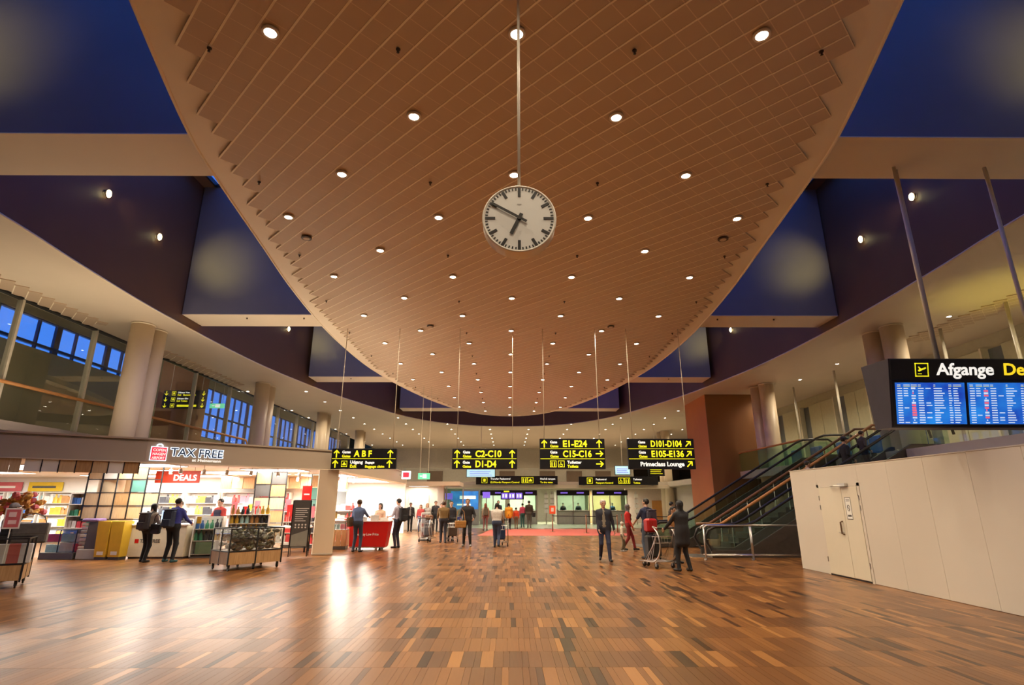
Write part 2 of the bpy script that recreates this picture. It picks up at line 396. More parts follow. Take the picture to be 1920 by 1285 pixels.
# ================================================================== SETTING
M_CREAM = pm('cream_paint', (.76, .65, .50), .55, var=.02, scale=1.2)
M_PANEL = pm('ceiling_panel_tan', (.56, .425, .295), .5, var=.02, scale=1.0)
M_SOFFIT = pm('soffit_paint', (.66, .56, .43), .5, var=.02, scale=.8)
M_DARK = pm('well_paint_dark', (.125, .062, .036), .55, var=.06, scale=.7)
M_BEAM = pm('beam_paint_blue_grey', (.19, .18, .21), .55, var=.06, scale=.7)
M_WHITE = pm('white_paint', (.80, .76, .70), .5, var=.02, scale=1.5)
M_BLACK = pm('black_metal', (.012, .012, .013), .4, var=.2)
M_STEEL = pm('brushed_steel', (.62, .60, .57), .28, 1.0, var=.06, scale=40)
M_WALL = pm('wall_beige', (.60, .53, .44), .6, var=.03, scale=1.0)
M_OLIVE = pm('wall_olive', (.34, .33, .21), .6, var=.05, scale=.7)
M_TERRA = pm('terracotta_plaster', (.56, .20, .06), .6, var=.05, scale=.7)
M_BROWNW = pm('brown_plaster', (.30, .13, .045), .6, var=.05, scale=.7)
M_GLASS = glass('clear_glass'); M_GREENGL = glass('green_glass', (.72, .90, .82))
M_ORAIL = wood('oak_rail', (.52, .22, .06), (.66, .31, .10), .35)
M_GREYFL = pm('grey_stone_floor', (.42, .38, .32), .22, var=.08, scale=2.5)
M_RING = pm('lamp_ring', (.78, .70, .58), .4, var=.02)
M_LENS = noemis(pm('lamp_lens', (1, .93, .80), .4, emit=22, emcol=(1, .92, .78)))
M_SENSOR = pm('sensor_dark', (.06, .035, .02), .5)
TK = 1e-3
# ---------------------------------------------------------------- outlines measured on site
def interp(tab, y):
    for (a, u), (b, v) in zip(tab, tab[1:]):
        if a <= y <= b:
            t = (y - a) / (b - a); return u + (v - u) * t
    return 0.0
def smooth_tab(pts, n=120):
    """dense Catmull-Rom table of half width against y, with rounded tips"""
    out = []
    P = [pts[0]] + list(pts) + [pts[-1]]
    for i in range(1, len(P) - 2):
        p0, p1, p2, p3 = P[i - 1], P[i], P[i + 1], P[i + 2]; k = max(3, int(n * abs(p2[0] - p1[0]) / 50) + 3)
        for j in range(k):
            t = j / k; q = []
            for d in (0, 1): q.append(.5 * (2 * p1[d] + (p2[d] - p0[d]) * t + (2 * p0[d] - 5 * p1[d] + 4 * p2[d] - p3[d]) * t * t + (3 * p1[d] - p0[d] - 3 * p2[d] + p3[d]) * t ** 3))
            out.append((q[0], max(0, q[1])))
    out.append(pts[-1]); return out
BOAT = smooth_tab([(-2.2, 0), (-1.9, 1.1), (-.6, 2.5), (1.5, 3.6), (3.5, 4.35), (5.6, 5.03), (8.3, 5.78), (10.0, 6.05), (12.7, 6.38), (15.5, 6.72), (19, 6.98), (22, 7.02), (25.5, 6.86), (28.5, 6.45), (31.7, 5.80), (35, 4.88), (37.8, 3.80), (39.7, 2.6), (40.8, 1.4), (41.25, 0)])
WELL = smooth_tab([(-9.0, 0), (-8.6, 2.5), (-6, 5.8), (-2, 8.4), (2, 10.0), (6, 11.55), (11, 11.55), (14, 11.8), (18, 12.0), (24, 11.85), (28.5, 11.3), (33, 10.4), (37, 9.25), (40.7, 7.95), (43.5, 6.3), (45.4, 4.3), (46.3, 2.3), (46.6, 0)])
def outline(tab): return [(w, y) for y, w in tab] + [(-w, y) for y, w in reversed(tab[1:-1])]
# ---------------------------------------------------------------- floor of parquet staves
PL = plank_mat()
fl = put('floor', MB().box(-27, 27, -14, 30.5, -.30, -.024), pm('screed', (.10, .05, .02), .6), kind='structure')
ROW, Y0 = .65, 6.49
def stave(mb, tones, x, w, y, dz, tone):
    g = .0012
    mb.add([(x + g, y + g, -.03), (x + w - g, y + g, -.03), (x + w - g, y + ROW - g, -.03), (x + g, y + ROW - g, -.03),
            (x + g, y + g, dz), (x + w - g, y + g, dz), (x + w - g, y + ROW - g, dz), (x + g, y + ROW - g, dz)],
           [(4, 5, 6, 7), (0, 1, 5, 4), (1, 2, 6, 5), (2, 3, 7, 6), (3, 0, 4, 7)]); tones += [tone] * 8
def tone_me(me, tones): a = me.attributes.new('tone', 'FLOAT', 'POINT'); a.data.foreach_set('value', tones)
def rtone(r):
    q = r.random()
    return r.uniform(.0, .16) if q < .14 else r.uniform(.85, 1.0) if q < .25 else r.uniform(.28, .80)
cache = {}
big, tones = MB(), []
rr = random.Random(3); nown = 0
for k in range(-12, 38):
    y = Y0 + ROW * k
    lim = .955 * (y + ROW) + .2 if y < 12 else 15.2
    lo, hi = -max(lim, 6), min(max(lim, 6), 13.6)
    if y > 20: lo, hi = -15.2, 13.6
    own = k in (-1, 0); x = lo; last = .5
    lo0 = lo
    while x < hi:
        w = rr.choice((.07, .07, .07, .105, .14)); tn = rtone(rr) if rr.random() < .55 else min(.85, max(.25, last + rr.uniform(-.08, .08)))
        last = tn if .25 < tn < .85 else last
        vis = own and nown < 300 and abs(x + .11) < (.90 * (y + ROW * .5) + .1)
        if vis:
            key = (w, round(tn * 11))
            if key not in cache:
                m, t = MB(), []; stave(m, t, 0, w, 0, 0, key[1] / 11); me = m.mesh('floor_plank', PL); tone_me(me, t); cache[key] = me
            link('floor_plank', cache[key], fl, (x, y, 0)); nown += 1
        else: stave(big, tones, x, w, y, rr.uniform(-.0006, 0), tn)
        x += w
o = put('floor_planks', big, PL, fl, kind='stuff'); tone_me(o.data, tones)
put('floor_far', MB().box(-27, 27, 31.19, 88, -.3, -.001), M_GREYFL, kind='structure')
# far wood zone in front of the passport desks
far, tf = MB(), []
for k in range(38, 52):
    y = Y0 + ROW * k; x = -9.
    while x < 11.5:
        w = rr.choice((.14, .21, .28)); stave(far, tf, x, w, y, 0, rtone(rr)); x += w
o = put('floor_planks', far, PL, fl, kind='stuff'); tone_me(o.data, tf)
# ---------------------------------------------------------------- ceiling boat with shingled square panels
PP = 3.394 * math.sqrt(2) / 14.0                       # panel pitch .343 m
LY0 = 6.08                                             # first light row
M_RIM = pm('boat_rim_cream', (.86, .76, .60), .5, var=.02, scale=1.0)
cl = put('ceiling', MB().prism(outline(BOAT), ZC + .05, ZC + .32), M_RIM, kind='structure')
put('rim', MB().tube([(w * .999, y, ZC + .06) for w, y in outline(BOAT)], .035, 6, closed=True), M_RIM, cl, smooth=True)
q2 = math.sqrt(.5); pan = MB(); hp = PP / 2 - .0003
# local axes s (towards far right) and t (towards far left); light caught by panel edges is painted in as pale strips
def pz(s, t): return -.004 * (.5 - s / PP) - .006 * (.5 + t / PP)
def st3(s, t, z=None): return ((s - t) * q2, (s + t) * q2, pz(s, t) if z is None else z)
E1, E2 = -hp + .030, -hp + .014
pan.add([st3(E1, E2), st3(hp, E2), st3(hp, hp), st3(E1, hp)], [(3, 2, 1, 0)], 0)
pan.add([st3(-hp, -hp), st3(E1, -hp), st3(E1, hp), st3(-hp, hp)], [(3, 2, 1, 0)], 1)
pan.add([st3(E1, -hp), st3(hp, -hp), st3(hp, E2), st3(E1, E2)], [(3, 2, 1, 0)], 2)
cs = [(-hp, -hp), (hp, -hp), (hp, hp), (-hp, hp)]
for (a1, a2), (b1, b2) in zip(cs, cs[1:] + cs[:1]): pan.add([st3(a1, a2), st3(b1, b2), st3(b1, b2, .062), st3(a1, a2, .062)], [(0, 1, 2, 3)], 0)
M_PEDGE = pm('panel_edgelight_cream', (.95, .86, .68), .5, var=.02); M_PEDG2 = pm('panel_edgelight_tan', (.76, .62, .46), .5, var=.02)
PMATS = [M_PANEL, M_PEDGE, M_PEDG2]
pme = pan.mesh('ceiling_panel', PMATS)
def hw(tab, y): return interp(tab, y) if tab[0][0] <= y <= tab[-1][0] else -1
cells = []
for i in range(-90, 150):
    for j in range(-90, 150):
        s, t = i * PP, j * PP; x, y = (s - t) * q2, (s + t) * q2 + LY0
        if -1.5 < y < 40.8 and all(abs(x + dx) < hw(BOAT, y + dy) - .26 for dx, dy in ((0, PP * q2), (0, -PP * q2), (PP * q2, 0), (-PP * q2, 0))): cells.append((x, y))
vis = sorted([c for c in cells if c[1] > 5.65], key=lambda c: c[1] + .1 * abs(c[0]))
own = set(vis[:300]); rest = MB()
for x, y in cells:
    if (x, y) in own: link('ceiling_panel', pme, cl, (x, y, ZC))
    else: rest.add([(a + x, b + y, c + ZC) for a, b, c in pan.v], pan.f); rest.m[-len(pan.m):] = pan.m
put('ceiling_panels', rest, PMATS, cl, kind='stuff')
# ---------------------------------------------------------------- soffit ring around the light well
def ring_to_rect(inner, x0, x1, y0, y1, c=(0, 20)):
    mb = MB(); v = []
    for x, y in inner:
        dx, dy = x - c[0], y - c[1]; ts = []
        if dx: ts.append(((x1 if dx > 0 else x0) - c[0]) / dx)
        if dy: ts.append(((y1 if dy > 0 else y0) - c[1]) / dy)
        t = max(1.001, min(ts)); v.append((x, y)); v.append((c[0] + dx * t, c[1] + dy * t))
    return v
wl = outline(WELL)
# add points so that the rectangle corners are hit
SX0, SX1, SY0, SY1 = -15.6, 18.2, -13.5, 88.0
v = ring_to_rect(wl, SX0, SX1, SY0, SY1); n = len(wl); mb = MB()
vt = [(x, y, ZC) for x, y in v] + [(x, y, ZC + .12) for x, y in v]; f = []
for i in range(n):
    j = (i + 1) % n; f += [(2 * i, 2 * j, 2 * j + 1, 2 * i + 1), (2 * n + 2 * i, 2 * n + 2 * i + 1, 2 * n + 2 * j + 1, 2 * n + 2 * j)]
mb.add(vt, f)
for cx, cy_ in ((SX0, SY0), (SX1, SY0), (SX0, SY1), (SX1, SY1)):      # corner fills
    e = sorted([p for k, p in enumerate(v) if k % 2], key=lambda p: (p[0] - cx) ** 2 + (p[1] - cy_) ** 2)
    a = min([p for p in e if abs(p[0] - cx) < .01], key=lambda p: abs(p[1] - cy_), default=e[0]); b = min([p for p in e if abs(p[1] - cy_) < .01], key=lambda p: abs(p[0] - cx), default=e[0])
    mb.add([(a[0], a[1], ZC), (b[0], b[1], ZC), (cx, cy_, ZC)], [(0, 1, 2)])
sof = put('ceiling_soffit', mb, M_SOFFIT, kind='structure')
put('edge_bead', MB().tube([(w, y, ZC + .0) for w, y in wl], .03, 6, closed=True), M_CREAM, sof, smooth=True)
# stepped panels along the gallery glass
st = MB()
for i in range(-120, 160):
    for j in range(-120, 160):
        s, t = i * PP, j * PP; x, y = (s - t) * q2, (s + t) * q2 + LY0
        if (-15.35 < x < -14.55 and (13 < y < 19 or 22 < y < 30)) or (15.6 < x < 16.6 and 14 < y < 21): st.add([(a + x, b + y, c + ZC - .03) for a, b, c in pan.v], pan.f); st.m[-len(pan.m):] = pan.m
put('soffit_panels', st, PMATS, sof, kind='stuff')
# light well wall
ZR = 13.5
mb = MB(); n = len(wl)
mb.add([(x, y, ZC + .02) for x, y in wl] + [(x, y, ZR) for x, y in wl] + [(x * 1.02, (y - 20) * 1.01 + 20, ZR) for x, y in wl] + [(x * 1.02, (y - 20) * 1.01 + 20, ZC + .02) for x, y in wl],
       [q for i in range(n) for j in [(i + 1) % n] for q in ((i, j, n + j, n + i), (2 * n + i, 2 * n + j, 3 * n + j, 3 * n + i))])
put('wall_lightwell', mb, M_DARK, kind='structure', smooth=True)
# beams across the well
BEAMS = (8.75, 18.95, 29.15, 39.35)
for k, y in enumerate(BEAMS):
    w = min(hw(WELL, y), hw(WELL, y + 1.36)) - .02
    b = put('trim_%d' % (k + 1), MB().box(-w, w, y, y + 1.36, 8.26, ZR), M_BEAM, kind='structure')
    put('underside', MB().box(-w, w, y, y + 1.36, 8.24, 8.26), M_CREAM, b)
    for sx in (-1, 1):
        for d in (2.2, 4.3):
            if k in (1, 2): put('spotlet', MB().lathe([(.03, 0), (.03, -.05)], 8, (sx * (w - d), y + .35, 8.24)), M_SENSOR, b)
# roof with skylight strips
ro = MB()
for sx in (-1, 1): ro.box(sx * 11.5 if sx > 0 else -13.5, 13.5 if sx > 0 else -11.5, -12, 50, ZR, ZR + .2)
ro.box(-11.5, 11.5, -12, -4, ZR, ZR + .2).box(-11.5, 11.5, 44, 50, ZR, ZR + .2)
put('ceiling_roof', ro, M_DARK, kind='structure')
nw = 1
for y0, y1 in ((-4, 8.75), (10.11, 18.95), (20.31, 29.15), (30.51, 39.35), (40.71, 44)):
    w = put('window_%d' % nw, MB(), M_BLACK, kind='structure'); nw += 1
    fr = MB(); kx = 10; ky = max(1, round((y1 - y0) / 1.5))
    for i in range(kx + 1): x = -11.5 + 23.0 * i / kx; fr.box(x - .04, x + .04, y0, y1, ZR - .02, ZR + .12)
    for j in range(ky + 1): y = y0 + (y1 - y0) * j / ky; fr.box(-11.5, 11.5, y - .04, y + .04, ZR - .01, ZR + .10)
    put('glazing_bars', fr, M_BLACK, w)
    put('pane', MB().box(-11.5, 11.5, y0, y1, ZR + .04, ZR + .05), M_GLASS, w)
# ---------------------------------------------------------------- outer walls
put('wall_rear', MB().box(-27, 27, -14.3, -14, 0, 12), M_WALL, kind='structure')
put('wall_far', MB().box(-27, 27, 88, 88.3, 0, 11), M_WALL, kind='structure')
put('wall_right_ground', MB().box(26.7, 27, -14, 88, 0, 11), M_WALL, kind='structure')
put('ceiling_right_void', MB().box(18.2, 27, -14, 88, ZC, ZC + .15), M_SOFFIT, kind='structure')
put('wall_left_far', MB().box(-15.9, -15.75, 64, 88, 0, ZC + .2), M_OLIVE, kind='structure')
# left gallery: slab, facade with windows, ceiling
ZG = 4.05
put('floor_gallery', MB().box(-22.3, -15.2, -14, 76, ZG - .45, ZG), M_WALL, kind='structure')
put('wall_gallery_header', MB().box(-15.75, -15.6, -14, 88, ZC - .02, 10.6), M_SOFFIT, kind='structure')
put('ceiling_gallery', MB().box(-22.3, -15.6, -14, 88, 10.5, 10.7), pm('gallery_ceiling', (.20, .17, .12), .6), kind='structure')
put('wall_far_gallery', MB().box(-22.3, -15.75, 76, 76.2, 0, 10.5), M_OLIVE, kind='structure')
XF = -22.0
fa = MB(); holes = [(22.4, 31.6, 7.75, 10.0), (36.0, 47.5, 6.2, 9.8), (50.0, 73.0, 5.8, 9.6)]
prev = -14
for y0, y1, z0, z1 in holes: fa.box(XF - .3, XF, prev, y0, 3.4, 10.5).box(XF - .3, XF, y0, y1, 3.4, z0).box(XF - .3, XF, y0, y1, z1, 10.5); prev = y1
fa.box(XF - .3, XF, prev, 76, 3.4, 10.5)
put('wall_left', fa, M_OLIVE, kind='structure')
M_FRAME = pm('window_frame_dark', (.03, .05, .12), .5)
for y0, y1, z0, z1 in holes:
    w = put('window_%d' % nw, MB(), M_FRAME, kind='structure'); nw += 1
    k = round((y1 - y0) / 1.15); dy = (y1 - y0) / k
    for i in range(k + 1): put('mullion', MB().box(XF - .22, XF - .08, y0 + i * dy - (.16 if i % 3 == 0 else .04), y0 + i * dy + (.16 if i % 3 == 0 else .04), z0, z1), M_FRAME, w)
    for z in (z0, (z0 + z1) / 2 - .1, z1): put('transom', MB().box(XF - .24, XF - .06, y0, y1, z - .06, z + .06), M_FRAME, w)
    for i in range(k): put('pane', MB().box(XF - .16, XF - .15, y0 + i * dy, y0 + i * dy + dy, z0, z1), M_GLASS, w)
# olive service block and brown block on the left gallery
put('wall_gallery_block', MB().box(-20.5, -18.2, 18.5, 26.3, ZG, 7.35), M_OLIVE, kind='structure')
put('wall_gallery_brown', MB().box(-18.9, -16.9, 29.2, 30.4, ZG, 10.5), M_BROWNW, kind='structure')
# gallery glass front with mullions and the oak rail
w = put('window_%d' % nw, MB(), M_STEEL, kind='structure'); nw += 1
ys = [10.5, 13.4, 16.45, 19.7, 23.1, 26.6, 30.1, 33.4, 36.8, 40.2, 43.6, 47, 50.4, 53.8]
MUL = pm('mullion_cream', (.62, .58, .46), .4)
for i, y in enumerate(ys): put('mullion', MB().box(-15.62, -15.44, y - .045, y + .045, ZG - .4, ZC), MUL, w)
for a, b in zip(ys, ys[1:]): put('pane', MB().box(-15.52, -15.505, a + .05, b - .05, ZG - .3, ZC - .06), M_GLASS, w)
put('head_rail', MB().box(-15.6, -15.44, 10.5, 53.8, ZC - .07, ZC), M_BLACK, w)
put('handrail', MB().tube([(-15.38, 8, 5.2), (-15.38, 32.4, 5.2), (-15.38, 33.2, 4.6), (-15.38, 33.3, 4.1)], .055, 8), M_ORAIL, w, smooth=True, label='orange oak handrail')
put('sill', MB().box(-15.75, -15.2, 8, 54, ZG - .48, ZG - .28), M_CREAM, w)
# ---------------------------------------------------------------- right gallery
ZQ = 3.4
put('floor_gallery_right', MB().box(13.25, 27, -14, 50, ZQ - .4, ZQ), M_WALL, kind='structure')
WR = put('wall_right', MB().box(18.45, 18.7, -14, 50, ZQ, ZC), pm('gallery_wall_pale', (.52, .50, .34), .6, var=.04), kind='structure')
M_PALE = pm('pale_green_panel', (.62, .61, .40), .5, var=.04); M_STRIP = pm('slate_strip', (.16, .19, .20), .35); M_FIN = pm('fin_cream', (.78, .74, .55), .4)
yy = 12.0; i = 0
while yy < 46:
    wd = (1.35, 1.0, 1.7)[i % 3]
    put('panel', MB().bbox(18.36, 18.45, yy, yy + wd - .03, ZQ, ZC - .5, .012), M_PALE, WR)
    yy += wd
    if i % 2 == 0:
        put('slot', MB().box(18.41, 18.45, yy, yy + .62, ZQ, ZC - .55), M_STRIP, WR); yy += .65
        put('fin', MB().box(18.12, 18.45, yy - .04, yy + .05, ZQ, ZC - .5), M_FIN, WR)
    i += 1
# gallery mullions and glass balustrade on the right
w = put('window_%d' % nw, MB(), M_STEEL, kind='structure'); nw += 1
for y in (16.5, 19.3, 22.6, 26.2, 30.2, 34.4): put('mullion', MB().tube([(15.9, y, ZQ), (15.9, y, ZC)], .055, 8), MUL, w, smooth=True)
w = put('trim_9', MB().box(13.3, 13.36, 25.4, 34, ZQ + .02, ZQ + 1.0), M_GREENGL, kind='structure')
put('handrail', MB().tube([(13.33, 25.4, ZQ + 1.05), (13.33, 34, ZQ + 1.05)], .05, 8), M_ORAIL, w, smooth=True)
w = put('trim_10', MB().box(13.3, 13.34, -10, 17.9, ZQ - .38, ZQ + 1.0), M_GLASS, kind='structure')
put('handrail', MB().tube([(13.32, -10, ZQ + 1.05), (13.32, 17.9, ZQ + 1.05)], .04, 8), M_STEEL, w, smooth=True)
put('ledge', MB().box(12.9, 13.3, -10, 17.9, ZQ - .7, ZQ - .3), M_CREAM, w)
put('wall_right_below', MB().box(13.4, 13.6, -14, 18.0, 0, ZQ - .4), M_WALL, kind='structure')
put('wall_right_escalator', MB().box(14.5, 14.7, 18.0, 50, 0, ZQ - .4), M_WALL, kind='structure')
# terracotta block
tb = put('wall_terracotta', MB().box(11.7, 14.9, 32.4, 36.2, 0, ZC), M_BROWNW, kind='structure')
put('side_face', MB().box(11.64, 11.7, 32.4, 36.2, 0, ZC), M_TERRA, tb)
put('front_face', MB().box(11.64, 14.9, 32.34, 32.4, 0, ZC), M_BROWNW, tb)
# ---------------------------------------------------------------- columns in pairs
M_COL = pm('column_cream', (.76, .62, .44), .45, var=.02, scale=.8)
for side, x, nm in ((-1, -13.4, 'left'), (1, 13.9, 'right')):
    for k, y in enumerate((19.4, 29.6, 39.6, 49.8)):
        lab = ('%s of paired cream columns, %s row' % (('nearest', 'second', 'third', 'farthest')[k], 'shop-side' if side < 0 else 'escalator-side'))
        c = thing('column', (x, y, 0), 0, lab, 'column', 'paired round columns')
        for dx, dy in ((.02, -.30), (-.02, .50)) if side < 0 else ((.04, -.30), (-.06, .56)):
            put('shaft', MB().lathe([(.375, 0), (.375, ZC - .02)], 28, (dx, dy, 0)), M_COL, c, smooth=True)
            put('collar', MB().lathe([(.39, 0), (.39, .05)], 28, (dx, dy, ZC - .06)), M_CREAM, c, smooth=True)
# ---------------------------------------------------------------- downlights
ring = MB().lathe([(.085, .03), (.085, -.004), (.115, -.006), (.12, .004), (.12, .03)], 20).mesh('ring', M_RING, True)
lens = MB().lathe([(.082, .02), (.082, .004), (.06, .0)], 20).mesh('lens', M_LENS, True)
def downlight(x, y, z, power, label, group, spot=R(150)):
    t = thing('downlight', (x, y, z), 0, label, 'downlight', group); link('ring', ring, t); link('lens', lens, t)
    if power: lamp('bulb', 'SPOT', (0, 0, -.03), power, WARM, t, .09, spot=spot, blend=.7)
G1 = 3.394
for k in range(-3, 24):
    y = LY0 + G1 / 2 * k
    for i in range(-5, 6):
        if (i + k) % 2: continue
        x = i * G1 / 2
        if hw(BOAT, y) - .9 > abs(x) and hw(BOAT, y + .6) > abs(x):
            downlight(x, y, ZC - .045, P_BOAT, 'round white downlight recessed in the panelled boat-shaped ceiling', 'downlights of the panelled ceiling')
for k in range(-6, 22):
    y = 11.3 + G1 * k - .05
    for i in range(-5, 6):
        x = (i + .5) * G1
        if abs(x) < 16.5 and x > -15.4 and y < 63.5 and (abs(x) > hw(WELL, y) + .35):
            if 7 < y < 30 and x < 0: continue
            if y < 34 and x > 0 and x < 14: continue
            if x > 12 and 31.8 < y < 36.8 and x < 15.2: continue
            downlight(x, y, ZC - .002, P_SOFF if y > 30 or y < 0 else P_SOFF * 1.3 if x > 14 else P_SOFF * .5, 'small downlight recessed in the plain outer soffit', 'downlights of the outer soffit')
for y in (14, 18, 22, 27, 32, 38, 44):
    downlight(-18.6, y, 10.49, P_SOFF * .8, 'downlight in the ceiling of the left gallery behind glass', 'downlights of the left gallery')
# lamps on the dark well wall
M_YL = noemis(pm('well_lamp_lens', (1, .9, .5), .4, emit=14, emcol=(1, .86, .42)))
for yb in BEAMS[:3]:
    for d in (2.05, 4.75):
        for sx in (-1, 1):
            y = yb - d; x = sx * (hw(WELL, y) - .03)
            t = thing('well_lamp', (x, y, 10.3), 0, 'yellow lamp on the dark wall of the light well', 'wall lamp', 'lamps of the light well')
            put('bezel', MB().lathe([(.11, 0), (.11, -sx * .03), (.09, -sx * .035)], 14, axis='x'), M_DARK, t)
            put('lens', MB().blob((-sx * .05, 0, 0), (.06, .085, .12), 12, 8), M_YL, t, smooth=True)
            lamp('bulb', 'SPOT', (-sx * .30, .0, 0), 95 if d < 3 else 30, (1, .78, .24), t, .06, rot=(R(90), 0, sx * R(0 if d > 3 else 22)), spot=R(74), blend=1.0)
# sensors and vents in the ceiling
sen = MB().lathe([(.034, 0), (.03, -.02), (.012, -.03), (.012, -.055), (.022, -.06)], 10).mesh('ceiling_sensor', M_SENSOR, True)
for k in range(0, 11):
    y = 6.36 + 3.394 * k; e = hw(BOAT, y) - .88
    for x in (-e, -1.69, 1.69, e) if e > 3 else (-1.69, 1.69):
        if hw(BOAT, y) - .4 > abs(x): link('ceiling_sensor', sen, None, (x, y, ZC - .03), label='small dark sprinkler head under the panelled ceiling', cat='sprinkler', group='sprinklers of the panelled ceiling')
for x, y, nm in ((-5.04, 12.19, 'left'), (5.15, 12.17, 'right'), (-2.96, 19.12, 'left'), (3.65, 19.13, 'right')):
    t = thing('ceiling_vent', (x, y, ZC - .05), 0, '%s round dark vent in the panelled ceiling, %s' % (nm, 'nearer row' if y < 15 else 'row by the signs'), 'vent')
    put('ring', MB().lathe([(.125, .02), (.125, -.004), (.105, -.008)], 18), M_SENSOR, t); put('core', MB().lathe([(.085, .0), (.075, -.016)], 12), M_PANEL, t)
# ---------------------------------------------------------------- hoarding and its door
XH = 7.72
M_HOARD = pm('hoarding_white', (.68, .62, .53), .5, var=.015, scale=.9)
ho = put('wall_hoarding', MB().box(XH + .035, XH + .11, -10, 15.62, 0, 2.5), M_HOARD, kind='structure')
edges = [15.62, 14.32, 12.62, 11.6, 10.55, 9.5, 8.45, 7.4, 6.3, 5.2, 4.0, 2.8, 1.6]
for a, b in zip(edges, edges[1:]):
    if (a, b) == (14.32, 12.62): put('panel', MB().box(XH, XH + .035, b, a, 2.07, 2.5), M_HOARD, ho)
    else: put('panel', MB().bbox(XH, XH + .035, b + .0015, a - .0015, .004, 2.5, .003), M_HOARD, ho)
put('capping', MB().box(XH - .01, XH + .13, -10, 15.64, 2.5, 2.515), M_HOARD, ho)
put('return_panel', MB().box(XH + .04, 12.8, 15.5, 15.6, 0, 2.5), M_HOARD, ho)
M_DOOR = pm('door_cream', (.74, .68, .54), .4, var=.01); M_PUSH = pm('worn_bronze', (.20, .13, .08), .4, .6); M_INK = pm('ink_grey', (.10, .09, .08), .6)
d = put('door_1', MB(), M_DOOR, kind='structure')
put('frame', MB().box(XH - .012, XH + .036, 12.60, 12.68, 0, 2.10).box(XH - .012, XH + .036, 14.26, 14.34, 0, 2.10).box(XH - .012, XH + .036, 12.6, 14.34, 2.03, 2.10), M_HOARD, d)
lf = put('leaf', MB().bbox(XH - .02, XH + .03, 13.30, 14.25, .035, 2.025, .005), M_DOOR, d)
put('leaf', MB().bbox(XH - .02, XH + .03, 12.69, 13.29, .035, 2.025, .005), M_DOOR, d)
put('threshold_gap', MB().box(XH - .008, XH + .03, 12.68, 14.26, 0, .034), M_BLACK, d)
put('pull_handle', MB().tube([(XH - .02, 13.42, 1.25), (XH - .075, 13.42, 1.23), (XH - .075, 13.42, .98), (XH - .02, 13.42, .96)], .018, 8), M_PUSH, lf)
put('lever', MB().tube([(XH - .02, 13.44, 1.00), (XH - .06, 13.44, 1.0), (XH - .06, 13.56, 1.0)], .010, 6), M_STEEL, lf)
put('door_closer', MB().box(XH - .09, XH - .02, 13.0, 13.30, 2.03, 2.10).tube([(XH - .06, 13.1, 2.04), (XH - .14, 13.35, 2.05), (XH - .03, 13.7, 2.045)], .012, 6), M_STEEL, d)
for y, zs in ((12.66, (1.72, 1.5, .3)), (14.28, (1.72, 1.5, .3))):
    for z in zs: put('hinge', MB().lathe([(.011, 0), (.011, .11)], 8, (XH - .02, y, z)), M_STEEL, d)
no = put('notice', MB().box(XH - .0235, XH - .0205, 12.98, 13.20, 1.30, 1.78), pm('paper_white', (.85, .84, .80), .7), d)
nk = MB()
for z in (1.30, 1.775): nk.box(XH - .0245, XH - .0235, 12.98, 13.20, z, z + .012)
for y in (12.98, 13.19): nk.box(XH - .0245, XH - .0235, y, y + .012, 1.30, 1.785)
for z in (1.70, 1.73): nk.box(XH - .0245, XH - .0235, 13.02, 13.16, z, z + .012)
nk.box(XH - .0245, XH - .0235, 13.02, 13.16, 1.36, 1.40)
nk.add([(XH - .0245, 13.09 + .055 * math.cos(a), 1.55 + .075 * math.sin(a)) for a in [k * math.pi / 8 for k in range(16)]] + [(XH - .0245, 13.09 + .035 * math.cos(a), 1.55 + .055 * math.sin(a)) for a in [k * math.pi / 8 for k in range(16)]], [(i, 16 + i, 16 + (i + 1) % 16, (i + 1) % 16) for i in range(16)])
nk.tube([(XH - .025, 13.06, 1.51), (XH - .025, 13.12, 1.59)], .008, 4)
put('print', nk, M_INK, no)
# ================================================================== HANGING SIGNS, CLOCK, BOARD
M_SIGNBK = pm('sign_black', (.010, .010, .014), .35, var=.2)
M_YEL = noemis(pm('sign_yellow_lit', (.9, .85, .02), .5, emit=.85, emcol=(.92, .86, .015)))
M_WHT = noemis(pm('sign_white_lit', (.9, .9, .85), .5, emit=.85, emcol=(1, .97, .88)))
M_ROD = pm('rod_cream', (.72, .66, .52), .4)
def arrow(parent, x, z, s, ang, mat=None):
    """arrow glyph of size s, centre x,z; ang 0 up, 90 right"""
    a = R(-ang); P = []
    for px, pz_ in ((-.075, -.5), (.075, -.5), (.075, .22), (.30, .0), (.40, .10), (.0, .5), (-.40, .10), (-.30, .0), (-.075, .22)):
        P.append((px * s, pz_ * s))
    pts = [(x + math.cos(a) * u - math.sin(a) * v_, z + math.sin(a) * u + math.cos(a) * v_) for u, v_ in P]
    tri = [(0, 1, 2, 8), (2, 3, 4, 5), (8, 2, 5), (8, 5, 6, 7)]
    mb = MB(); mb.add([(u, -.006, v_) for u, v_ in pts], tri); put('arrow', mb, mat or M_YEL, parent)
